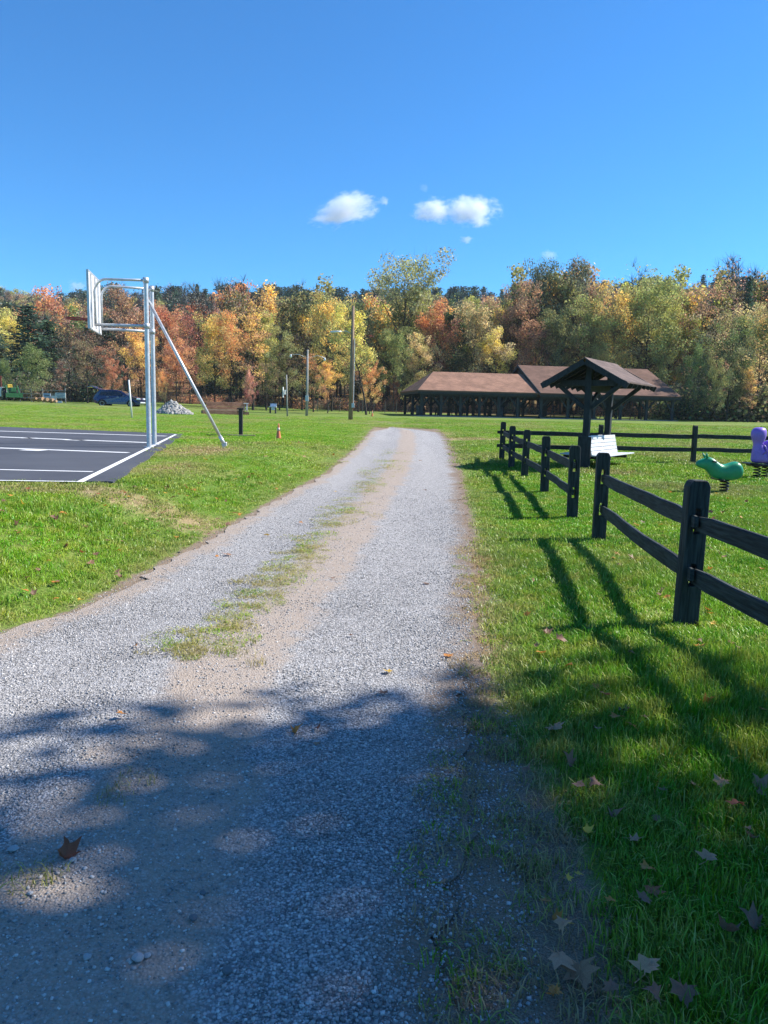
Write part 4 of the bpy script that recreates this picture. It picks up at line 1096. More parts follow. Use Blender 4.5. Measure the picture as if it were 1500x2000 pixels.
for s in (-1, 1):
    me = bpy.data.meshes.new('roof_slope')
    P = []
    K = 8
    for k in range(K + 1):
        t = k / K; sag = .04 * math.sin(math.pi * t)
        P += [L3(A0, s * HW * t, ZR - (ZR - ZE) * t - sag), L3(A1, s * HW * t, ZR - (ZR - ZE) * t - sag)]
    n2 = len(P); V = P + [p - Vector((0, 0, .035)) for p in P]
    fs = []
    for k in range(K):
        a, b, c, d_ = 2 * k, 2 * k + 1, 2 * k + 3, 2 * k + 2
        fs += [(a, b, c, d_), (a + n2, d_ + n2, c + n2, b + n2), (a, d_, d_ + n2, a + n2), (b, b + n2, c + n2, c)]
    fs += [(2 * K, 2 * K + 1, 2 * K + 1 + n2, 2 * K + n2), (0, n2, n2 + 1, 1)]
    me.from_pydata([tuple(v) for v in V], [], fs)
    uv = me.uv_layers.new(name='UVMap')
    for lo in me.loops:
        v = me.vertices[lo.vertex_index].co; uv.data[lo.index].uv = (v.dot(rd), v.dot(sd) * 1.16)
    link('roof_slope', me, M['shingle3'], e)
    for a in (A0 + .02, A1 - .02):
        m = MB(); m.bar(L3(a, s * .02, ZR - .11), L3(a, s * (HW + .02), ZE - .11), .05, .14); m.build('barge_board', M['frame'], e)
    for k in range(7):
        a = A0 + .14 + k * (A1 - A0 - .28) / 6
        m = MB(); m.bar(L3(a, s * .06, ZR - .125), L3(a, s * (HW - .01), ZE - .10), .045, .1); m.build('rafter', M['frame'], e)
    # bench: seat and leaning back made of pale slats, facing away from the posts
    C0, C1 = -.04, GAP + .42
    m = MB()
    for k in range(5):
        z = .395 + k * .098; off_ = .17 - k * .022
        m.bar(L3(C0, s * off_, z), L3(C1, s * off_, z), .024, .09, upv=tuple(sd * s * -.22 + Vector((0, 0, 1))))
    m.build('backrest', M['slatwhite'], e, bevel=.004)
    m = MB()
    for k in range(4):
        m.bar(L3(C0, s * (.22 + k * .125), .33 + k * .006), L3(C1, s * (.22 + k * .125), .33 + k * .006), .116, .032)
    m.build('seat', M['slatwhite'], e, bevel=.004)
    for a in (.15, GAP - .2):
        m = MB(); m.bar(L3(a, s * .08, .27), L3(a, s * .62, .28), .05, .07); m.bar(L3(a, s * .12, -.1), L3(a, s * .12, .27), .07, .07); m.bar(L3(a, s * .13, .25), L3(a, s * .045, .84), .05, .05)
        m.build('bench_bracket', M['frame'], e)
m = MB(); m.box(L3(-.09, 0, .38), (.34, .05, .86), m=Matrix((sd, rd, Vector((0, 0, 1)))).transposed()); m.build('end_panel', M['frame'], e, bevel=.006)

# ------------------------------------------------------------------ spring riders
def body_loft(name, secs, mat, parent, n=16):
    """secs: (x, z centre, half height, half width)"""
    m = MB(); V = []
    for x, z, hh, hw in secs:
        for k in range(n):
            a = 2 * math.pi * k / n; c, s_ = math.cos(a), math.sin(a)
            V.append((x, hw * math.copysign(abs(c) ** .75, c), z + hh * math.copysign(abs(s_) ** .8, s_)))
    fs = [tuple(range(n - 1, -1, -1)), tuple((len(secs) - 1) * n + k for k in range(n))]
    for i in range(len(secs) - 1):
        for k in range(n): fs.append((i * n + k, i * n + (k + 1) % n, i * n + n + (k + 1) % n, i * n + n + k))
    m.add(V, fs)
    o = m.build(name, mat, parent, True); sub = o.modifiers.new('smooth', 'SUBSURF'); sub.levels = 1; sub.render_levels = 2
    return o
def coil(m, x, y, z0_, z1_, r, turns, th):
    n = int(turns * 14)
    m.tube([(x + r * math.cos(2 * math.pi * turns * i / n), y + r * math.sin(2 * math.pi * turns * i / n), z0_ + (z1_ - z0_) * i / n) for i in range(n + 1)], th, 6)
g = at(1413.5, 962); k_ = g.y / F
e = empty('spring_rider', g, 'green animal shaped spring rider standing in the grass inside the fence', 'spring rider', 'playground spring riders')
def gx_(px): return (px - 1413.5) * k_
def gz_(py): return (961 - py) * k_
secs = [(1354, 904, 908), (1358, 899, 911.5), (1366, 895.5, 914.5), (1374, 892.5, 917), (1380, 891.5, 924), (1387, 894, 932), (1395, 900, 935), (1402, 905, 937), (1410, 905.5, 938), (1418, 903, 938), (1426, 899.5, 937), (1434, 899, 936), (1440, 903.5, 933), (1444, 910, 928.5), (1445.5, 915, 924)]
W_ = [.03, .055, .075, .09, .11, .13, .14, .14, .14, .145, .15, .15, .14, .11, .06]
body_loft('body', [(gx_(x), (gz_(a) + gz_(b)) / 2, (gz_(a) - gz_(b)) / 2, w) for (x, a, b), w in zip(secs, W_)], M['rider_green'], e)
for s in (-1, 1):
    m = MB(); m.tube([(gx_(1374), s * .05, gz_(893.5)), (gx_(1371), s * .075, gz_(888)), (gx_(1369.5), s * .085, gz_(883.5))], [.026, .02, .006], 8); m.build('ear', M['rider_green'], e, True)
m = MB(); m.tube([(gx_(1383), -.25, gz_(900)), (gx_(1383), .25, gz_(900))], .016, 8); m.build('handle', M['spring'], e, True)
m = MB(); coil(m, 0, 0, -.04, gz_(936), .078, 5, .015); m.build('spring', M['spring'], e, True)
m = MB(); m.tube([(gx_(1400), -.27, gz_(935.5)), (gx_(1400), .27, gz_(935.5))], .018, 8); m.build('footrest', M['spring'], e, True)
g = at(1486, 933.5); k_ = g.y / F
e = empty('spring_rider', g, 'purple animal shaped rider with raised head on twin springs beside the rail fence', 'spring rider', 'playground spring riders')
def px_(px): return (px - 1486) * k_
def pz_(py): return (933 - py) * k_
# raised head and neck: horizontal slices
m = MB(); V = []; n = 16
sl = [(905, 1463.5, 1500, .17), (895, 1463.5, 1500, .18), (884, 1464, 1492, .17), (874, 1466, 1485, .14), (866, 1466, 1483.5, .12), (860, 1463, 1486, .14), (853, 1460, 1488.5, .17), (846, 1459.5, 1489, .17), (840, 1461, 1488, .15), (836.5, 1464.5, 1486, .11), (834.5, 1469, 1481, .06)]
for py, x0, x1, w in sl:
    for k in range(n):
        a = 2 * math.pi * k / n; V.append((px_((x0 + x1) / 2) + (x1 - x0) / 2 * k_ * math.cos(a), w * math.sin(a), pz_(py)))
fs = [tuple(range(n - 1, -1, -1)), tuple((len(sl) - 1) * n + k for k in range(n))]
for i in range(len(sl) - 1):
    for k in range(n): fs.append((i * n + k, i * n + (k + 1) % n, i * n + n + (k + 1) % n, i * n + n + k))
m.add(V, fs); o = m.build('head', M['rider_purple'], e, True); o.modifiers.new('smooth', 'SUBSURF').render_levels = 2
secs = [(1484, 868, 904), (1488, 861, 905), (1493, 858, 906), (1500, 858.5, 906), (1508, 862, 906), (1515, 869, 905), (1521, 878, 902), (1525, 888, 898)]
body_loft('body', [(px_(x), (pz_(a) + pz_(b)) / 2, (pz_(a) - pz_(b)) / 2, w) for (x, a, b), w in zip(secs, [.1, .16, .19, .2, .2, .18, .13, .06])], M['rider_purple'], e)
m = MB(); m.tube([(px_(1475), -.2, pz_(866)), (px_(1479), -.27, pz_(872)), (px_(1482), -.27, pz_(880)), (px_(1478), -.2, pz_(886))], .018, 8); m.build('handle', M['rider_purple'], e, True); m = MB(); m.tube([(px_(1475), .2, pz_(866)), (px_(1479), .27, pz_(872)), (px_(1482), .27, pz_(880)), (px_(1478), .2, pz_(886))], .018, 8); m.build('handle', M['rider_purple'], e, True)
m = MB(); m.box((px_(1486), 0, pz_(908)), (.62, .34, .045)); m.box((px_(1462), 0, pz_(905)), (.2, .42, .03)); m.build('base_plate', M['spring'], e, bevel=.01)
for x in (1477.5, 1493.5):
    m = MB(); coil(m, px_(x), 0, -.04, pz_(909), .075, 5, .014); m.build('spring', M['spring'], e, True)

# ------------------------------------------------------------------ picnic pavilion
DP = 74.0
nl_ = dep(816, 766, DP); nr_ = dep(1052, 771, DP)
zg = Hs(nl_.x + 12, DP + 6); ez = nl_.z - zg + .24
PHI = R(8)
pv_o = Vector((nl_.x, DP, zg))
e = empty('picnic_pavilion', pv_o, 'long open timber picnic pavilion with two red brown shingle roofs', 'pavilion', None, PHI)
Minv = Matrix.Rotation(-PHI, 3, 'Z')
def lx(px):                      # local x of a photo column on the front eave line
    d = ray(px, 770); k = d.x / d.y; c, s_ = math.cos(PHI), math.sin(PHI)
    return (pv_o.x - k * pv_o.y) / (k * s_ - c)
XL, XM, XR = 0.0, lx(1052), lx(1326)
W1, W2 = 11.0, 15.5
RZ1 = ez + 2.1; RZ2 = ez + 3.15
def roofpart(name, polys, mat, th=.14):
    me = bpy.data.meshes.new(name); V = []; Fc = []; UV = []
    for P in polys:
        n = len(P); b = len(V); V += P; Fc.append(tuple(range(b, b + n)))
        d = (Vector(P[1]) - Vector(P[0])).normalized(); nn = (Vector(P[1]) - Vector(P[0])).cross(Vector(P[2]) - Vector(P[0])).normalized(); w = nn.cross(d)
        UV += [(Vector(p).dot(d), Vector(p).dot(w)) for p in P]
        b2 = len(V); V += [(p[0], p[1], p[2] - th) for p in P]; Fc.append(tuple(reversed(range(b2, b2 + n)))); UV += [(0, 0)] * n
        for i in range(n):
            j = (i + 1) % n; q = len(V); V += [P[i], (P[i][0], P[i][1], P[i][2] - th), (P[j][0], P[j][1], P[j][2] - th), P[j]]; Fc.append((q, q + 1, q + 2, q + 3)); UV += [(0, 0)] * 4
    me.from_pydata(V, [], Fc); uv = me.uv_layers.new(name='UVMap')
    for lo in me.loops: uv.data[lo.index].uv = UV[lo.vertex_index]
    return link(name, me, mat, e)
h1 = lx(858) * 1.06 + .3
OV = XM + .6
roofpart('hipped_roof', [[(XL, 0, ez), (OV, 0, ez), (OV, W1 / 2, RZ1), (h1, W1 / 2, RZ1)], [(OV, W1, ez), (XL, W1, ez), (h1, W1 / 2, RZ1), (OV, W1 / 2, RZ1)], [(XL, W1, ez), (XL, 0, ez), (h1, W1 / 2, RZ1)]], M['shingle'])
f2 = -.55
roofpart('gable_roof', [[(XM, f2, ez - .02), (XR, f2, ez - .02), (XR, f2 + W2 / 2, RZ2), (XM, f2 + W2 / 2, RZ2)], [(XR, f2 + W2, ez - .02), (XM, f2 + W2, ez - .02), (XM, f2 + W2 / 2, RZ2), (XR, f2 + W2 / 2, RZ2)]], M['shingle2'])
m = MB(); m.cells([[(f2 + .5, ez - .1), (f2 + W2 - .5, ez - .1), (f2 + W2 / 2, RZ2 - .22)]], 0, .08)
me_o = m.build('gable_wall', M['pavtimber'], e); me_o.location = (XM + .45, 0, 0); me_o.rotation_euler = (0, 0, R(90))
m = MB(); m.bar((XM, f2 - .02, ez - .15), (XM, f2 + W2 / 2, RZ2 - .12), .07, .26); m.bar((XM, f2 + W2 + .02, ez - .15), (XM, f2 + W2 / 2, RZ2 - .12), .07, .26); m.build('barge_board', M['pavtimber'], e)
m = MB()
m.bar((XL + .02, .06, ez - .24), (XM - .1, .06, ez - .24), .07, .22); m.bar((XL + .06, .1, ez - .24), (XL + .06, W1 - .1, ez - .24), .07, .22); m.bar((XL + .02, W1 - .06, ez - .24), (XM, W1 - .06, ez - .24), .07, .22)
m.bar((XM + .02, f2 + .06, ez - .26), (XR - .02, f2 + .06, ez - .26), .07, .22); m.bar((XR - .06, f2 + .1, ez - .26), (XR - .06, f2 + W2 - .1, ez - .26), .07, .22); m.bar((XM, f2 + W2 - .06, ez - .26), (XR, f2 + W2 - .06, ez - .26), .07, .22)
m.build('fascia', M['pavtimber'], e)
m = MB()
for y in (.55, W1 / 2, W1 - .55): m.bar((XL + .4, y, ez - .36), (XM, y, ez - .36), .2, .26)
for y in (f2 + .7, f2 + W2 / 2, f2 + W2 - .7): m.bar((XM + .3, y, ez - .37), (XR - .4, y, ez - .37), .2, .26)
m.build('beam', M['pavtimber'], e)
m = MB(); m.box(((XL + XM) / 2, W1 / 2, -.16), (XM - XL - .3, W1 - .5, .36)); m.build('floor_slab', M['concrete'], e)
m = MB(); m.box(((XM + XR) / 2 + .1, f2 + W2 / 2, -.15), (XR - XM - .3, W2 - .5, .36)); m.build('floor_slab', M['concrete'], e)
def pav_post(x, y, top, ends):
    m = MB(); m.box((x, y, top / 2), (.26, .26, top)); p = m.build('post', M['pavtimber'], e)
    m = MB()
    for s in ends: m.bar((x + s * .1, y, top - .95), (x + s * .85, y, top - .02), .13, .15)
    m.build('knee_brace', M['pavtimber'], p)
n1 = 6
for i in range(n1):
    x = XL + .5 + i * (XM - XL - .5) / n1
    for y in (.55, W1 / 2, W1 - .55): pav_post(x, y, ez - .49, (-1, 1) if i else (1,))
n2 = 6
for i in range(n2):
    x = XM + .35 + i * (XR - XM - .9) / (n2 - 1)
    for y in (f2 + .7, f2 + W2 / 2, f2 + W2 - .7): pav_post(x, y, ez - .5, (-1, 1) if 0 < i < n2 - 1 else ((1,) if i == 0 else (-1,)))
Mp = Matrix.Translation(pv_o) @ Matrix.Rotation(PHI, 4, 'Z')
def picnic(loc):
    t = empty('picnic_table', loc, '', 'picnic table', 'picnic tables under the pavilion', PHI + R(90) * 0)
    m = MB()
    for k in range(5): m.box((0, -.3 + k * .15, .75), (1.85, .14, .04))
    m.build('table_top', M['picnic'], t)
    for s in (-1, 1):
        m = MB(); m.box((0, s * .63, .45), (1.85, .14, .04)); m.box((0, s * .78, .45), (1.85, .14, .04)); m.build('bench_seat', M['picnic'], t)
    for s in (-1, 1):
        m = MB(); m.bar((s * .65, -.62, 0), (s * .65, -.2, .72), .05, .09, (1, 0, 0)); m.bar((s * .65, .62, 0), (s * .65, .2, .72), .05, .09, (1, 0, 0)); m.bar((s * .65, -.84, .41), (s * .65, .84, .41), .045, .07); m.build('leg_frame', M['picnic'], t)
    return t
t0_ = picnic((0, 0, 0)); first = True; k = 0
names = ['leftmost of the front row under the hipped roof', 'second from the left in the front row under the hipped roof', 'third from the left in the front row under the hipped roof', 'rightmost of the front row under the hipped roof']
back = ['leftmost of the back row under the hipped roof', 'second from the left in the back row under the hipped roof', 'third from the left in the back row under the hipped roof', 'rightmost of the back row under the hipped roof']
gab = ['leftmost of the row under the gable roof', 'second from the left under the gable roof', 'third from the left under the gable roof', 'rightmost under the gable roof']
dx_ = (XM - XL) / 4.4
for i in range(4):
    for lb, X_, Y_ in ((names[i], XL + 1.8 + i * dx_, 2.5), (back[i], XL + 1.5 + i * dx_, W1 - 3.0), (gab[i], XM + 2.1 + i * (XR - XM) / 4.4, 3.2)):
        p = Mp @ Vector((X_, Y_, .02 if X_ < XM else .03))
        t = t0_ if first else dup_tree(t0_); first = False
        t.location = p; t['label'] = 'dark wooden picnic table, ' + lb
for px, lb in ((797, 'dark trash barrel at the left end of the pavilion, left of two'), (823, 'dark trash barrel between the first two front posts of the pavilion'), (985, 'dark trash barrel near the join of the two pavilion roofs')):
    xx = lx(px); p = Mp @ Vector((max(xx, .3) if px > 800 else .95, 1.15 if px > 800 else 3.0, .02))
    t = empty('trash_barrel', p, lb, 'trash barrel', 'trash barrels at the pavilion')
    m = MB(); m.lathe([(.27, 0), (.285, .02), (.285, .28), (.295, .3), (.285, .32), (.285, .58), (.295, .6), (.285, .62), (.285, .86)], n=18); m.build('drum', M['barrel'], t, True)
    m = MB(); m.lathe([(.3, .862), (.3, .9), (.2, .97)], n=18); m.build('lid', M['barrel'], t, True)

# ------------------------------------------------------------------ poles and lamps
b = at(684.5, 820); tp_ = dep(690, 598, b.y)
e = empty('lamp_pole', b, 'tall brown wooden pole with one pale lamp arm on its left side', 'lamp pole')
m = MB(); m.tube([Vector((0, 0, -.3)), (tp_ - b) * .5, tp_ - b], [.17, .14, .10], 12); m.build('pole', M['polewood'], e, True)
k_ = b.y / F
pa = dep(687.5, 652, b.y) - b; pe = dep(664, 647.5, b.y) - b; pf = dep(645, 648.5, b.y) - b
m = MB(); m.tube([pa, pa.lerp(pe, .5) + Vector((0, 0, .12)), pe], .022, 8); m.build('lamp_arm', M['lamp'], e, True)
m = MB(); m.tube([pe + Vector((.1, 0, 0)), pe.lerp(pf, .35), pf.lerp(pe, .1), pf], [.04, .08, .08, .03], 10); m.build('lamp_head', M['lamp'], e, True)
pm = (tp_ - b) * .13
m = MB(); m.box(pm + Vector((.16, -.05, 0)), (.2, .2, .32)); m.tube([pm + Vector((.2, -.1, .1)), (tp_ - b) * .72 + Vector((.17, -.05, 0))], .025, 6); m.build('meter_box', M['greywhite'], e)
b = at(599, 802); b = Vector((b.x * 66 / b.y, 66.0, 0)); b.z = Hs(b.x, 66); tp_ = dep(601, 683, b.y)
e = empty('lamp_pole', b, 'thin grey pole with two curved arms and small white lamps', 'lamp pole')
m = MB(); m.tube([Vector((0, 0, -.3)), tp_ - b], [.13, .08], 10); m.build('pole', M['polegrey'], e, True)
for q, pm in (((568, 694.5), (584, 692)), ((634, 701), (620, 694.5))):
    a0 = dep(600.5, 700, b.y) - b; a1 = dep(*pm, b.y) - b; a2 = dep(*q, b.y) - b
    m = MB(); m.tube([a0, a1, a2 + Vector((0, 0, .1))], .018, 8); m.build('lamp_arm', M['lamp'], e, True)
    m = MB(); m.lathe([(.03, .12), (.06, .08), (.10, -.05), (.09, -.14), (.03, -.19)], a2, 12); m.build('lamp_head', M['lamp'], e, True)
a0 = dep(599.5, 778, b.y) - b
m = MB(); m.box(a0 + Vector((.02, -.16, 0)), (.28, .14, .5)); m.build('meter_box', M['greywhite'], e)
b = at(561.5, 813); tp_ = dep(559.5, 732, b.y); k_ = b.y / F
e = empty('small_hoop', b, 'pale pole with a small white backboard seen edge on', 'small hoop')
m = MB(); m.tube([Vector((0, 0, -.2)), tp_ - b], [.075, .05], 10); m.build('pole', M['polegrey'], e, True)
c0 = dep(553, 766, b.y) - b; c1 = dep(559.5, 766, b.y) - b
m = MB(); m.box(c0, (.03, .45, 20 * k_)); m.build('backboard', M['board'], e)
m = MB()
for z in (-.16, .16): m.bar(c0 + Vector((.02, -.2, z)), c1 + Vector((0, -.04, z)), .03, .03); m.bar(c0 + Vector((.02, .2, z)), c1 + Vector((0, .04, z)), .03, .03)
m.bar(c0 + Vector((.02, -.2, -.16)), c1 + Vector((0, -.04, .16)), .025, .025); m.box(c0 * .5 + c1 * .5, (.05, .35, .36)); m.build('bracket', M['board'], e)
b = at(258, 816); tp_ = dep(251.5, 742, b.y)
e = tag(None or MB().build('leaning_pole', M['whitepole']), 'white pole leaning left in the grass in front of the blue car', 'pole')
m = MB(); m.tube([b - Vector((0, 0, .1)), tp_], [.055, .05], 10); bpy.data.objects.remove(e)
tag(m.build('leaning_pole', M['whitepole'], None, True), 'white pole leaning left in the grass in front of the blue car', 'pole')

# ------------------------------------------------------------------ cones, post on a board, timbers, rubble, table
def cone(px, py, top, label):
    b = at(px, py); h = dep(px, top, b.y).z - b.z; s = h / .9
    e = empty('traffic_cone', b, label, 'traffic cone', 'traffic cones in the grass', .3)
    m = MB(); m.box((0, 0, .02 * s), (.36 * s, .36 * s, .04 * s)); m.build('base', M['cone'], e, bevel=.01)
    m = MB(); m.lathe([(.15 * s, .04 * s), (.14 * s, .08 * s), (.045 * s, .78 * s), (.032 * s, .9 * s)], n=18); m.build('cone_body', M['cone'], e, True)
    m = MB(); m.lathe([(.093 * s, .48 * s), (.07 * s, .66 * s)], n=18); m.build('band', M['conewhite'], e, True)
cone(544, 858, 827, 'faded orange traffic cone in the lawn near the road')
cone(727, 813, 801, 'small far traffic cone beside the end of the gravel road')
b = at(470.5, 852); k_ = b.y / F
e = empty('capped_post', b, 'dark square post with a flat cap on a pale ground board', 'post')
m = MB(); m.box((0, 0, 26 * k_), (.13, .13, 52 * k_)); m.build('post', M['darkpost'], e, bevel=.005)
m = MB(); m.box((0, 0, 53.0 * k_ ), (.24, .24, 2.4 * k_)); m.build('cap', M['darkpost'], e, bevel=.005)
m = MB(); m.box((.03, -.1, .03), (1.02, .14, .06), .06); m.build('ground_board', M['paleplank'], e, bevel=.004)
a_, c_ = at(402, 851), at(452, 852)
m = MB(); m.bar(a_ + Vector((0, 0, .015)), c_ + Vector((0, 0, .015)), .09, .06); tag(m.build('edging_board', M['darkpost']), 'thin dark board lying in the grass between hoop brace and capped post', 'board')

b = at(445, 810); k_ = b.y / F
e = empty('timber_platform', b, 'low red brown timber platform with a tall plank back, behind the capped post', 'timber platform', None, R(22))
def X_(px): return (px - 445) * k_
def Z_(py): return (809.5 - py) * k_
m = MB()
for i, (a0, a1) in enumerate(((803.5, 798.9), (798.6, 794.3), (794.0, 789.9), (789.6, 785.4))):
    for j, (p, q) in enumerate(((406, 446), (446.3, 480))): m.box(((X_(p) + X_(q)) / 2, .62, (Z_(a0) + Z_(a1)) / 2), (X_(q) - X_(p), .09 + .012 * ((i + j) % 2), Z_(a1) - Z_(a0)))
m.build('plank_back', M['plank'], e, bevel=.008)
m = MB()
for k in range(4): m.box(((X_(398) + X_(484)) / 2, -.02 + .15 * k, Z_(800.6)), (X_(484) - X_(398), .14, .05))
m.build('deck', M['paleplank'], e, bevel=.005)
m = MB()
m.box(((X_(397) + X_(462)) / 2, -.1, Z_(805.6)), (X_(462) - X_(397), .1, Z_(801.4) - Z_(809.6))); m.box(((X_(463) + X_(486)) / 2, .02, Z_(806.6)), (X_(486) - X_(463), .1, Z_(803.5) - Z_(809.6)))
m.box((X_(397.5), .3, Z_(806)), (.1, .64, Z_(802) - Z_(810))); m.box((X_(484.5), .36, Z_(806)), (.1, .6, Z_(804) - Z_(810)))
m.build('front_board', M['plank'], e, bevel=.006)
m = MB(); m.box((X_(483), .62, Z_(787)), (X_(487) - X_(477), .3, .07)); m.box((X_(485), .6, Z_(795)), (.1, .12, Z_(788) - Z_(802))); m.box((X_(480), .72, Z_(795)), (.1, .12, Z_(788) - Z_(802))); m.build('end_shelf', M['slatwhite'], e)
M['patch'] = simple('bare_gravel_patch', (.33, .31, .28), .9, 0, .2, 5, .3)
b = at(338, 808.5); k_ = b.y / F
e = empty('rubble_heap', b, 'heap of pale grey broken stone in the grass right of the hoop poles', 'rubble heap')
V, Qr = [], []; r_ = np.random.default_rng(77); n_ = 1100
ang = r_.uniform(0, 6.283, n_); rr_ = np.sqrt(r_.uniform(0, 1, n_)); prof = np.clip(1 - rr_, 0, 1) ** 1.05
cx = rr_ * np.cos(ang) * 33 * k_ * (1 + .35 * (np.cos(ang) > 0)) * .9; cy = rr_ * np.sin(ang) * 26 * k_; cz = prof * 25 * k_ * (1 + r_.normal(0, .05, n_))
s_ = r_.uniform(.05, .15, n_)
Vv = cube[None] * r_.uniform(.45, 1, (n_, 8, 3)) * s_[:, None, None]
a = r_.uniform(0, 6.283, n_); ca, sa = np.cos(a)[:, None], np.sin(a)[:, None]; a2 = r_.uniform(-.9, .9, n_); cb, sb_ = np.cos(a2)[:, None], np.sin(a2)[:, None]
x1, y1, z1 = Vv[..., 0] * ca - Vv[..., 1] * sa, Vv[..., 0] * sa + Vv[..., 1] * ca, Vv[..., 2]
x2, z2 = x1 * cb - z1 * sb_, x1 * sb_ + z1 * cb
Vv = np.stack([x2 + (cx - 3 * k_)[:, None], y1 + cy[:, None], z2 + cz[:, None]], -1).reshape(-1, 3)
core = MB(); core.lathe([(29 * k_, -.05), (20 * k_, 7 * k_), (10 * k_, 15.5 * k_), (1 * k_, 22.5 * k_)], (-2 * k_, 0, 0), 18)
me = mesh_np('stones', Vv, (np.arange(n_)[:, None, None] * 8 + cq[None]).reshape(-1, 4)); link('stones', me, M['rubble'], e)
core.build('heap_core', M['rubble'], e)
b = at(533, 800); b = Vector((b.x * 72 / b.y, 72, 0)); b.z = Hs(b.x, 72); k_ = 72 / F
e = empty('white_table', b, 'small white topped table with dark legs at the edge of the woods', 'table')
m = MB(); m.box((0, 0, 12.5 * k_), (14 * k_, .5, 1.2 * k_)); m.build('table_top', M['whitepole'], e)
m = MB(); m.box((.05, -.1, 9 * k_), (6 * k_, .4, 5 * k_)); m.build('box_panel', M['greywhite'], e)
for s in (-1, 1):
    m = MB(); m.box((s * 5.2 * k_, 0, 5.6 * k_), (.1, .4, 11.6 * k_)); m.build('leg', M['pavtimber'], e)
m = MB(); m.box((0, .35, 16 * k_), (12 * k_, .12, 6 * k_)); m.build('back_panel', M['signblue'], e)
# low wire fence in front of the woods, left of the pavilion
e = empty('wire_fence', (dep(560, 800, 88).x, 88, Hs(dep(560, 800, 88).x, 88)), 'dull wire mesh fence on thin posts along the foot of the woods', 'fence')
ox = Vector(e.location); xs_ = [dep(p, 800, 88).x for p in range(598, 800, 22)]
for x in xs_:
    m = MB(); m.tube([(x - ox.x, 0, -.2), (x - ox.x, 0, 1.35)], .035, 6); m.build('post', M['wire'], e)
m = MB()
for a, c in zip(xs_, xs_[1:]):
    for z in np.linspace(.08, 1.3, 9): m.bar((a - ox.x, 0, z), (c - ox.x, 0, z), .008, .008)
    for t_ in np.linspace(0, 1, 12)[1:-1]: m.bar((a + (c - a) * t_ - ox.x, 0, .05), (a + (c - a) * t_ - ox.x, 0, 1.3), .008, .008)
m.build('mesh_panel', M['wire'], e)

# ------------------------------------------------------------------ blue car with its hatch open
DC = 74.0; k_ = DC / F
cb_ = dep(234, 797.5, DC); zc = Hs(cb_.x, DC)
e = empty('parked_car', (cb_.x, DC, cb_.z + .1), 'dark blue estate car parked side on with its rear hatch raised', 'car')
def outline(m, prof, w0, w1, zcut):       # side profile (x, z) closed, half width by height
    n = len(prof); V = []
    for s in (-1, 1):
        for x, z in prof:
            w = w0 if z < zcut else w0 + (w1 - w0) * (z - zcut) / (1.68 - zcut)
            w *= 1 - .10 * max(0, abs(x) - 1.75) / .5
            V.append((x, s * w, z))
    fs = [tuple(range(n)), tuple(reversed(range(n, 2 * n)))] + [(i, i + n, (i + 1) % n + n, (i + 1) % n) for i in range(n)]
    m.add(V, fs)
prof = [(-2.25, .42), (-2.3, .75), (-2.22, 1.05), (-1.98, 1.35), (-1.72, 1.62), (-1.2, 1.68), (-.2, 1.69), (.3, 1.62), (.75, 1.38), (1.1, 1.13), (1.6, 1.04), (2.05, .92), (2.26, .78), (2.3, .5), (2.22, .3),
        (1.82, .28), (1.78, .5), (1.62, .66), (1.4, .72), (1.18, .66), (1.02, .5), (.98, .28), (-.98, .28), (-1.02, .5), (-1.18, .66), (-1.4, .72), (-1.62, .66), (-1.78, .5), (-1.82, .3)]
m = MB(); outline(m, prof, .9, .68, .98); m.build('body', M['carpaint'], e, bevel=.03, bseg=2)
def pane(name, pts, mat, y=-.0):
    m = MB()
    V = []
    for off_ in (.012, -.03):
        for x, z in pts: V.append((x, -(.9 - .22 * (z - .98) / .7 + off_), z))
    n = len(pts); m.add(V, [tuple(range(n)), tuple(reversed(range(n, 2 * n)))] + [(i, (i + 1) % n, (i + 1) % n + n, i + n) for i in range(n)])
    return m.build(name, mat, e)
pane('window', [(-1.75, 1.16), (-1.0, 1.14), (-1.0, 1.52), (-1.5, 1.5)], M['glass']); pane('window', [(-.94, 1.14), (-.1, 1.12), (-.1, 1.56), (-.94, 1.53)], M['glass']); pane('window', [(-.03, 1.12), (.82, 1.1), (.42, 1.42), (.2, 1.53), (-.03, 1.56)], M['glass'])
m = MB(); m.add([(.42, -.62, 1.6), (.42, .62, 1.6), (1.1, .74, 1.17), (1.1, -.74, 1.17), (.4, -.62, 1.56), (.4, .62, 1.56), (1.05, .74, 1.12), (1.05, -.74, 1.12)], [(0, 3, 2, 1), (4, 5, 6, 7), (0, 1, 5, 4), (1, 2, 6, 5), (2, 3, 7, 6), (3, 0, 4, 7)]); m.build('windscreen', M['glass'], e)
for x in (-1.4, 1.4):
    for s in (-1, 1):
        m = MB(); m.lathe([(.2, s * .68), (.345, s * .68), (.355, s * .72), (.355, s * .87), (.335, s * .9), (.23, s * .9)], (x, 0, .35), 22, 'Y'); w = m.build('wheel', M['tyre'], e, True)
        m = MB(); m.lathe([(.23, s * .89), (.22, s * .905), (.06, s * .885), (.02, s * .9)], (x, 0, .35), 16, 'Y'); m.build('hubcap', M['rimgrey'], w)
for s in (-1, 1):
    m = MB(); m.box((2.08, s * .68, .84), (.36, .34, .17), s * -.35); m.build('headlight', M['headlight'], e, bevel=.03)
m = MB(); m.box((2.24, 0, .5), (.12, 1.5, .16)); m.build('front_bumper', M['greywhite'], e, bevel=.03)
m = MB(); m.box((.72, -.98, 1.12), (.14, .18, .13)); m.build('mirror', M['carpaint'], e, bevel=.03)
for x in (-.85, .12):
    m = MB(); m.box((x, -.915, .98), (.2, .03, .035)); m.build('door_handle', M['rimgrey'], e)
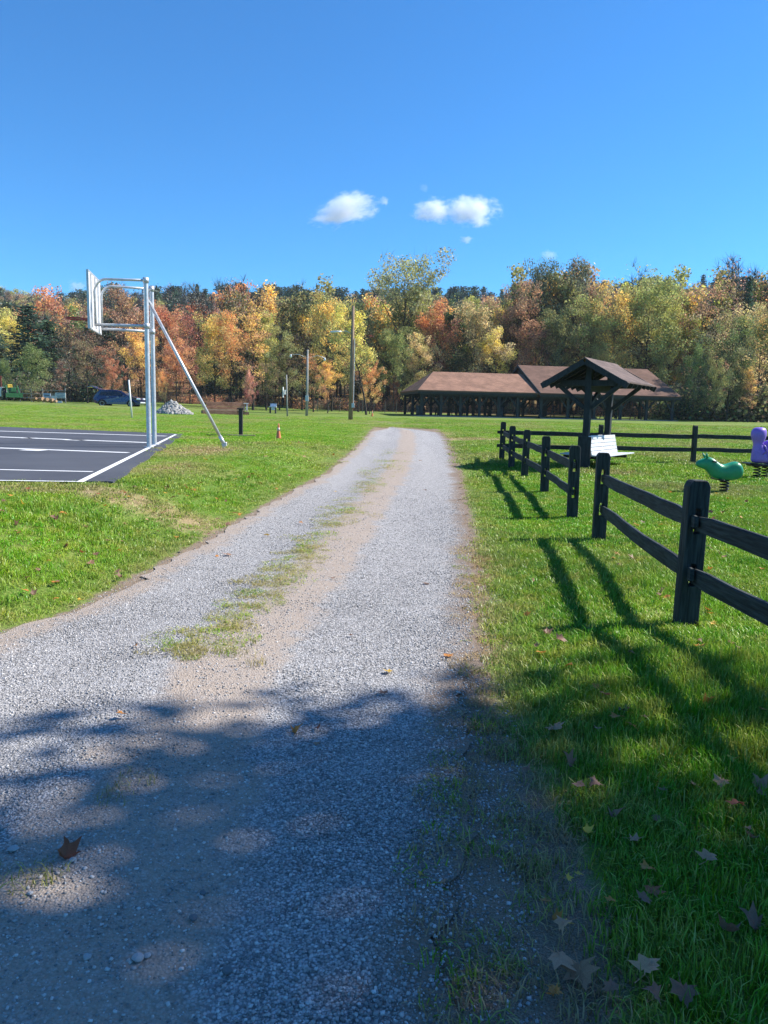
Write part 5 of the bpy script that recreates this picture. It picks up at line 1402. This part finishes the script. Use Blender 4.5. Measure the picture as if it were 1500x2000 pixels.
m = MB(); m.bar((-1.68, 0, 1.66), (-2.55, 0, 2.0), 1.3, .08, upv=(0, 0, 1)); m.bar((-2.5, 0, 1.99), (-2.95, 0, 1.92), 1.26, .1, upv=(0, 0, 1)); h_ = m.build('rear_hatch', M['carpaint'], e, bevel=.02)
m = MB(); m.bar((-1.85, 0, 1.70), (-2.45, 0, 1.935), 1.0, .012); m.build('hatch_window', M['glass'], h_)

# ------------------------------------------------------------------ tractor, trailer, signs, logs at the far left
DT = 68.0; k_ = DT / F
tb = dep(23, 781, DT)
e = empty('tractor', (tb.x, DT, tb.z), 'green compact tractor with front loader and yellow wheel hubs', 'tractor', None, R(-52)); e.scale = (.92, .92, .92)
m = MB(); m.box((.38, 0, .95), (.95, .55, .5)); m.box((.86, 0, .98), (.06, .5, .42)); m.box((-.25, 0, .62), (1.2, .5, .3)); m.build('hood', M['tractor'], e, bevel=.06, bseg=2)
for s in (-1, 1):
    m = MB(); m.lathe([(.25, s * .42), (.55, s * .42), (.57, s * .48), (.57, s * .68), (.55, s * .72), (.3, s * .72)], (-.5, 0, .57), 22, 'Y'); w = m.build('wheel', M['tyre'], e, True); m = MB(); m.lathe([(.3, s * .7), (.28, s * .73), (.05, s * .69)], (-.5, 0, .57), 16, 'Y'); m.build('hub', M['yellow'], w)
    m = MB(); m.lathe([(.15, s * .42), (.33, s * .42), (.34, s * .46), (.34, s * .6), (.32, s * .62), (.18, s * .62)], (.72, 0, .34), 20, 'Y'); w = m.build('wheel', M['tyre'], e, True); m = MB(); m.lathe([(.18, s * .6), (.17, s * .63), (.04, s * .6)], (.72, 0, .34), 14, 'Y'); m.build('hub', M['yellow'], w)
    m = MB(); m.bar((-.3, s * .5, .9), (.2, s * .5, 1.38), .1, .12); m.bar((.2, s * .5, 1.38), (1.25, s * .5, .45), .1, .12); m.build('loader_arm', M['tractor'], e)
    m = MB(); m.box((-.5, s * .57, 1.17), (.8, .3, .06)); m.build('fender', M['tractor'], e, bevel=.02)
    m = MB(); m.bar((-.72, s * .5, .9), (-.75, s * .5, 1.75), .06, .06); m.build('roll_bar', M['tractor'], e)
m = MB(); m.bar((1.2, -.75, .45), (1.2, .75, .45), .12, .42); m.build('bucket', M['tractor'], e)
m = MB(); m.box((-.42, 0, 1.1), (.42, .45, .12)); m.box((-.62, 0, 1.32), (.1, .45, .4)); m.build('seat', M['yellow'], e, bevel=.04)
m = MB(); m.tube([(.05, 0, 1.15), (-.1, 0, 1.42)], .025, 6); m.lathe([(.16, -.01), (.18, 0), (.16, .01)], (-.1, 0, 1.43), 14); m.build('steering_wheel', M['tyre'], e)
DT2 = 74.0; k_ = DT2 / F; tb = dep(-8, 783, DT2)
e = empty('farm_trailer', (tb.x, DT2, tb.z - .05), 'white trailer box with red slatted sides behind the tractor, at the left edge', 'trailer')
m = MB(); m.box((0, 0, .95), (2.1, 1.4, .9)); m.build('box_body', M['greywhite'], e, bevel=.02)
m = MB()
for z in np.linspace(1.65, 2.4, 5): m.box((0, -.66, z), (1.9, .05, .11))
for x in (-.9, 0, .9): m.box((x, -.61, 1.92), (.09, .05, 1.1))
m.build('slat_side', M['redslat'], e)
for x in (-.5, .5):
    m = MB(); m.lathe([(.1, -.74), (.3, -.74), (.31, -.7), (.31, -.56), (.1, -.55)], (x, 0, .32), 18, 'Y'); m.build('wheel', M['tyre'], e, True)
DS = 80.0; k_ = DS / F
def sign(px0, px1, y0, y1, ybase, face, label, lines, D=DS, posts=True):
    c = dep((px0 + px1) / 2, ybase, D); kk = D / F
    e = empty('sign_board', c, label, 'sign', 'boards standing by the left wood edge')
    w = (px1 - px0) * kk; z0_, z1_ = (ybase - y1) * kk, (ybase - y0) * kk
    m = MB(); m.box((0, 0, (z0_ + z1_) / 2), (w, .05, z1_ - z0_)); m.build('panel', face, e)
    if posts:
        for s in (-1, 1):
            m = MB(); m.box((s * (w / 2 - .04), .06, z1_ / 2 - .15), (.07, .06, z1_ + .3)); m.build('post', M['polegrey'], e)
    for i, (fx, fz, fwid, fh) in enumerate(lines):
        m = MB(); m.box((w * fx, -.03, z0_ + (z1_ - z0_) * fz), (w * fwid, .012, (z1_ - z0_) * fh)); m.build('text_strip', M['signtext'], e)
sign(85, 99, 768.5, 777, 783, M['signblue'], 'small blue grey board left of the pale framed sign', [(0, .5, .7, .35)])
sign(100.5, 108, 773, 781, 785, M['greywhite'], 'small plain pale board between the blue board and the framed sign', [])
sign(108.5, 128.5, 767.5, 777, 787, M['signpale'], 'largest pale sign on two posts with dark rows of lettering', [(0, .8, .7, .12), (0, .5, .75, .12), (0, .2, .6, .12)])
m = MB(); c = dep(117, 785, DS - .2); m.box(c, (8.6 * k_, .05, 4.4 * k_)); tag(m.build('leaning_board', M['greywhite']), 'small white board on the ground under the largest pale sign', 'board')
LOG = [(66, 779, 0.12, 'short upright log end, leftmost of the cut logs'), (79, 780.0, .2, 'fat cut log, highest of the log pile'), (89, 781, .17, 'cut log in the middle of the log pile'), (98, 782, .16, 'cut log second from the right end of the log pile'), (105, 784, .12, 'smallest cut log at the right end of the log pile')]
for px, py, rr_, lb in LOG:
    c = dep(px, py, 70.0); m = MB(); a = rnd.uniform(-.5, .5); d = Vector((math.cos(a), -math.sin(abs(a)) - .4, .12)) * .35
    m.tube([c - d, c, c + d], [rr_, rr_ * 1.05, rr_ * .97], 12); tag(m.build('cut_log', M['log'], None), lb, 'log', 'cut logs at the left wood edge')
e = empty('rail_fence', dep(70, 780, 84), 'thin grey rail fence behind the log pile and tractor', 'fence')
o_ = Vector(e.location)
for px in (40, 62, 84, 128):
    a = dep(px, 786, 84) - o_; m = MB(); m.bar(a, a + Vector((0, 0, 1.6)), .07, .07, (1, 0, 0)); m.build('post', M['polegrey'], e)
for z in (.55, 1.0, 1.42):
    m = MB(); a = dep(38, 786, 84) - o_; c = dep(130, 790, 84) - o_; m.bar(a + Vector((0, -.06, z)), c + Vector((0, -.06, z + .1)), .05, .07); m.build('rail', M['polegrey'], e)

# ------------------------------------------------------------------ fallen leaves
def maple_leaf(seed, curl):
    r = random.Random(seed); pts = []
    lobes = [(-90, .12), (-62, .42), (-48, .30), (-20, .78), (-4, .46), (22, .80), (44, .52), (66, .62), (78, .60), (90, 1.0), (102, .60), (114, .62), (136, .52), (158, .80), (184, .46), (200, .78), (228, .30), (242, .42)]
    V = [(0, 0, 0)]; n = len(lobes)
    for ring in (.5, 1.0):
        for a, q in lobes:
            q2 = q * r.uniform(.72, 1.12) * ring; x, y = q2 * math.cos(R(a)), q2 * math.sin(R(a)); V.append((x, y, 0))
    out = []
    a0 = r.uniform(0, 3.14)
    for x, y, z in V:
        u = x * math.cos(a0) + y * math.sin(a0); v = -x * math.sin(a0) + y * math.cos(a0)
        z = curl * (u * u) * .75 + .3 * curl * math.sin(3.3 * v + seed) + .35 * abs(v) * curl + r.uniform(-.06, .06)
        out.append((x, y, z + .06))
    F_ = []
    for k in range(n):
        j = (k + 1) % n; F_.append((0, 1 + k, 1 + j)); F_.append((1 + k, 1 + n + k, 1 + n + j, 1 + j))
    b = len(out)
    out += [(-.02, -.1, .07), (.02, -.1, .07), (.03, -.8, .1), (-.0, -.8, .12)]; F_.append((b, b + 1, b + 2, b + 3))
    me = bpy.data.meshes.new('fallen_leaf'); me.from_pydata(out, [], F_); me.materials.append(M['fallen'])
    me.polygons.foreach_set('use_smooth', [True] * len(me.polygons)); return me
LM = [maple_leaf(i, c) for i, c in enumerate((.4, .7, .95, -.5, 1.1, .25))]
LC = {'brown': (.27, .145, .09), 'buff': (.50, .28, .16), 'orange': (.6, .25, .05), 'yellow': (.72, .46, .06), 'rust': (.34, .11, .045)}
def drop(x, y, s, mi, c, lb, group, lift=.0, rot=None):
    o = link('fallen_leaf', LM[mi]); L_, R_ = road_lr(y)
    z = float(road_z(x, y)) if L_ < x < R_ else Hs(x, y)
    o.location = (x, y, z + lift); o.scale = (s, s, s)
    o.rotation_euler = rot or (rnd.uniform(-.35, .35), rnd.uniform(-.35, .35), rnd.uniform(0, 6.28))
    cc = LC[c]; f = rnd.uniform(.75, 1.25); o.color = (cc[0] * f, cc[1] * f, cc[2] * f, 1)
    return tag(o, lb, 'leaf', group)
HERO = [(1092, 1896, .062, 3, 'buff', 'large folded buff leaf, left one of the touching pair at the bottom right', .03), (1132, 1916, .066, 0, 'buff', 'large pinkish maple leaf with spread lobes, right one of the touching pair', .02),
        (1262, 1930, .055, 2, 'buff', 'curled grey buff leaf in the dark grass right of the touching pair', .03), (1330, 1966, .055, 1, 'brown', 'dull brown leaf in the dark grass at the bottom right', .03),
        (1420, 1842, .055, 4, 'brown', 'curled dark buff leaf at the right edge of the near grass', .035), (1110, 1824, .028, 2, 'yellow', 'small bright yellow leaf at the edge of the near grass', .015),
        (133, 1684, .062, 4, 'rust', 'curled rust brown leaf lying on the shaded gravel at the left', .012), (237, 1415, .045, 1, 'orange', 'orange leaf on the grass tuft in the middle of the road', .02),
        (1083, 1440, .07, 0, 'buff', 'broad pale buff leaf flat on the shaded verge grass', .035), (1203, 1424, .06, 1, 'orange', 'bright orange leaf, left one of two in the verge grass', .04), (1234, 1436, .05, 3, 'orange', 'bright orange leaf, right one of two in the verge grass', .04),
        (1165, 1446, .04, 2, 'buff', 'small pale leaf right of the broad buff leaf', .035), (1492, 1410, .06, 1, 'orange', 'golden orange leaf at the right edge of the photo', .04), (1405, 1552, .055, 1, 'buff', 'curled pinkish leaf in a bright patch of grass', .04),
        (1484, 1560, .06, 4, 'buff', 'large pinkish buff leaf at the right edge in bright grass', .04), (1436, 1604, .055, 2, 'rust', 'rust leaf just below the bright patch of grass', .04), (1458, 1642, .03, 2, 'buff', 'small pale leaf below the rust leaf in the grass', .03),
        (1128, 1556, .05, 1, 'brown', 'brown leaf low in the shaded verge grass', .03), (1198, 1614, .05, 4, 'brown', 'dark brown curled leaf in the middle of the shaded grass', .035), (1262, 1722, .045, 1, 'orange', 'small orange leaf scrap in the bright grass near the bottom', .03),
        (1378, 1712, .055, 2, 'buff', 'buff leaf standing on edge among long grass blades', .04), (1108, 1730, .024, 0, 'yellow', 'tiny yellow leaf, left of two at the grass edge', .015), (1130, 1727, .024, 2, 'yellow', 'tiny yellow leaf, right of two at the grass edge', .015),
        (820, 1714, .022, 3, 'yellow', 'small yellow leaf on the dark gravel at the right track', .008), (868, 1731, .03, 3, 'buff', 'pale greenish leaf lying at the gravel edge', .01), (588, 1024, .06, 1, 'orange', 'orange leaf alone on the left wheel track', .012),
        (447, 1086, .08, 5, 'buff', 'pale flat leaf on the left wheel track', .012), (620, 1453, .03, 3, 'buff', 'small pale leaf on the shaded middle of the road', .008), (1180, 1377, .05, 1, 'brown', 'brown leaf above the orange pair in the verge grass', .04),
        (1115, 1320, .05, 2, 'orange', 'golden leaf in the lit fringe of the verge grass', .04), (1055, 1290, .055, 1, 'orange', 'orange leaf beside the worn right road edge', .03), (1228, 1293, .045, 2, 'buff', 'small pale leaf in the grass below the nearest fence post', .04),
        (1325, 1307, .06, 1, 'brown', 'brown leaf in shade right of the nearest fence post foot', .04), (1365, 1277, .05, 0, 'orange', 'orange leaf right of the nearest fence post foot', .04), (1443, 1283, .05, 2, 'brown', 'brown curled leaf at the right under the near rail', .04),
        (1090, 1266, .07, 2, 'brown', 'large dark leaf in the verge shadow of the fence rail', .035)]
for px, py, s, mi, c, lb, lf in HERO:
    p = at(px, py); drop(p.x, p.y, s * (.92 if py < 1850 else 1.05), mi, c, lb, 'fallen leaves', lf + (.012 if px > 950 else 0))
cnt = 0
zones = [('right', 1010, 1490, 1060, 1990, 46, 'verge grass between road and rail fence'), ('in', 1180, 1495, 960, 1240, 46, 'lit grass inside the rail fence'), ('left', 0, 470, 955, 1190, 62, 'green bank left of the road'), ('court', 330, 690, 860, 985, 40, 'lawn between court corner and road'), ('road', 200, 920, 900, 1500, 14, 'gravel road surface')]
for nm, x0, x1, y0, y1, n_, where in zones:
    k = 0
    while k < n_:
        px = rnd.uniform(x0, x1); py = y0 + (y1 - y0) * rnd.random() ** 1.2
        p = at(px, py); L_, R_ = road_lr(p.y)
        onr = L_ < p.x < R_
        if (nm == 'road') != bool(onr): continue
        if bool(court_mask(np.array([p.x]), np.array([p.y]))[0]): continue
        c = rnd.choice(['brown', 'brown', 'orange', 'orange', 'buff', 'yellow', 'rust']); s = rnd.uniform(.022, .046) * (1 + p.y * .045)
        word = {'brown': 'brown', 'orange': 'orange', 'buff': 'pale buff', 'yellow': 'yellow', 'rust': 'rust red'}[c]
        drop(p.x, p.y, s, rnd.randrange(6), c, 'small %s fallen leaf on the %s' % (word, where), '%s leaves on the %s' % (word, where), .042 if not onr else .01); k += 1
# ------------------------------------------------------------------ clouds
def cloudmat(dens, off, thr):
    t = NT('cloud_vapour'); v = t.obj()
    vv = t.n('ShaderNodeVectorMath', {'operation': 'ADD'}, i0=v, i1=off).outputs[0]
    n = t.noise(vv, 1.7, 7, .62); n2 = t.noise(vv, 5.5, 4, .6)
    ln = t.n('ShaderNodeVectorMath', {'operation': 'LENGTH'}, i0=v).outputs['Value']
    f = t.math('SUBTRACT', 1.0, ln)                      # 1 in the middle, 0 at the hull
    f = t.math('MULTIPLY_ADD', f, 1.25, t.math('MULTIPLY_ADD', n, 2.3, -1.55))
    f = t.math('ADD', f, t.math('MULTIPLY_ADD', n2, .9, -.45))
    d = t.rng(f, thr, thr + .6, 0, dens)
    pv_ = t.n('ShaderNodeVolumePrincipled', None, Color=(1, 1, 1), Density=d, Anisotropy=.35)
    t.t.links.new(pv_.outputs[0], t.out.inputs['Volume']); return t.m
def cloud(px0, py0, px1, py1, label, seed, dens=.075, thr=-.12, D=1500.0, tilt=0.0, name='cloud'):
    import bmesh
    c = dep((px0 + px1) / 2, (py0 + py1) / 2, D); kk = D / F
    bm = bmesh.new(); bmesh.ops.create_icosphere(bm, subdivisions=3, radius=1.0); me = bpy.data.meshes.new('cloud'); bm.to_mesh(me); bm.free()
    o = link('cloud', me, cloudmat(dens, (seed * 3.1, seed * 1.7, seed * .9), thr))
    o.location = c; o.scale = ((px1 - px0) / 2 * kk * 1.25, (px1 - px0) / 2 * kk * .5, (py1 - py0) / 2 * kk * 1.3); o.rotation_euler = (0, tilt, 0)
    return tag(o, label, 'cloud', 'small white clouds')
cloud(612, 385, 738, 438, 'larger white cloud, left of the main two, tapering to the left', 1, tilt=-.28)
cloud(808, 390, 892, 434, 'left half of the wide white cloud on the right', 2)
cloud(872, 386, 972, 442, 'right half of the wide white cloud on the right', 5)
cloud(742, 384, 760, 402, 'tiny white puff right of the left cloud', 7, .09, -.1)
cloud(894, 461, 926, 476, 'tiny faint puff below the wide white cloud', 9, .06, -.05)
cloud(818, 358, 838, 376, 'faintest wisp above the wide white cloud', 4, .02, -.05)
cloud(130, 548, 172, 572, 'faint pale puff at the skyline beside the backboard', 8, .05, -.05)
cloud(1055, 488, 1090, 508, 'faint wisp behind the tall dark trees', 12, .04, -.05)

# ------------------------------------------------------------------ daylight
AZ = R(15.0); EL = R(42.5)                 # the sun stands to the right and a little ahead
sd_ = Vector((math.cos(AZ) * math.cos(EL), math.sin(AZ) * math.cos(EL), math.sin(EL)))
sun = bpy.data.lights.new('sun', 'SUN'); so = bpy.data.objects.new('sun', sun); COL.objects.link(so)
sun.energy = 4.6; sun.angle = R(.53); sun.color = (1, .95, .88)
so.rotation_euler = sd_.to_track_quat('Z', 'Y').to_euler(); so.location = sd_ * 60
W = bpy.data.worlds.new('World'); S.world = W; W.use_nodes = True
nt = W.node_tree; nt.nodes.clear()
sky = nt.nodes.new('ShaderNodeTexSky'); sky.sky_type = 'NISHITA'; sky.sun_disc = False
sky.sun_elevation = EL; sky.sun_rotation = math.pi / 2 - AZ; sky.air_density = 1.0; sky.dust_density = 0.0; sky.ozone_density = 4.0; sky.altitude = SKYALT
hs = nt.nodes.new('ShaderNodeHueSaturation'); hs.inputs['Saturation'].default_value = SKYSAT; hs.inputs['Hue'].default_value = SKYHUE
bg = nt.nodes.new('ShaderNodeBackground'); bg.inputs[1].default_value = SKYSTR
wo = nt.nodes.new('ShaderNodeOutputWorld')
gm = nt.nodes.new('ShaderNodeGamma'); gm.inputs['Gamma'].default_value = SKYGAM
mu = nt.nodes.new('ShaderNodeVectorMath'); mu.operation = 'MULTIPLY'; mu.inputs[1].default_value = SKYMUL
nt.links.new(sky.outputs[0], gm.inputs['Color']); nt.links.new(gm.outputs[0], mu.inputs[0]); nt.links.new(mu.outputs[0], hs.inputs['Color']); nt.links.new(hs.outputs[0], bg.inputs[0]); nt.links.new(bg.outputs[0], wo.inputs[0])

# ------------------------------------------------------------------ air
if HAZE > 0:
    m = MB(); zt = 75.0
    m.box((0, 560, (zt - 3.0) / 2), (1780, 1240, zt + 3.0))
    t = NT('haze_air'); pv_ = t.n('ShaderNodeVolumePrincipled', None, Color=(.80, .88, 1.0), Density=HAZE, Anisotropy=.0)
    t.t.links.new(pv_.outputs[0], t.out.inputs['Volume'])
    o = m.build('haze', t.m); tag(o, 'thin bluish air over the field and woods', 'haze', None, 'stuff')

S.render.engine = 'CYCLES'
c = S.cycles
c.max_bounces = 24; c.diffuse_bounces = 3; c.glossy_bounces = 2; c.transmission_bounces = 3; c.volume_bounces = 22; c.transparent_max_bounces = 8
c.use_denoising = True; c.denoiser = 'OPENIMAGEDENOISE'; c.denoising_input_passes = 'RGB_ALBEDO_NORMAL'; c.denoising_prefilter = 'ACCURATE'; c.use_adaptive_sampling = True; c.adaptive_threshold = .01
c.sample_clamp_indirect = 6
c.caustics_reflective = False; c.caustics_refractive = False
c.volume_step_rate = 1.0
S.view_settings.view_transform = 'Standard'; S.view_settings.look = 'None'; S.view_settings.exposure = EXPO; S.view_settings.gamma = 1.0
S.view_settings.use_curve_mapping = False
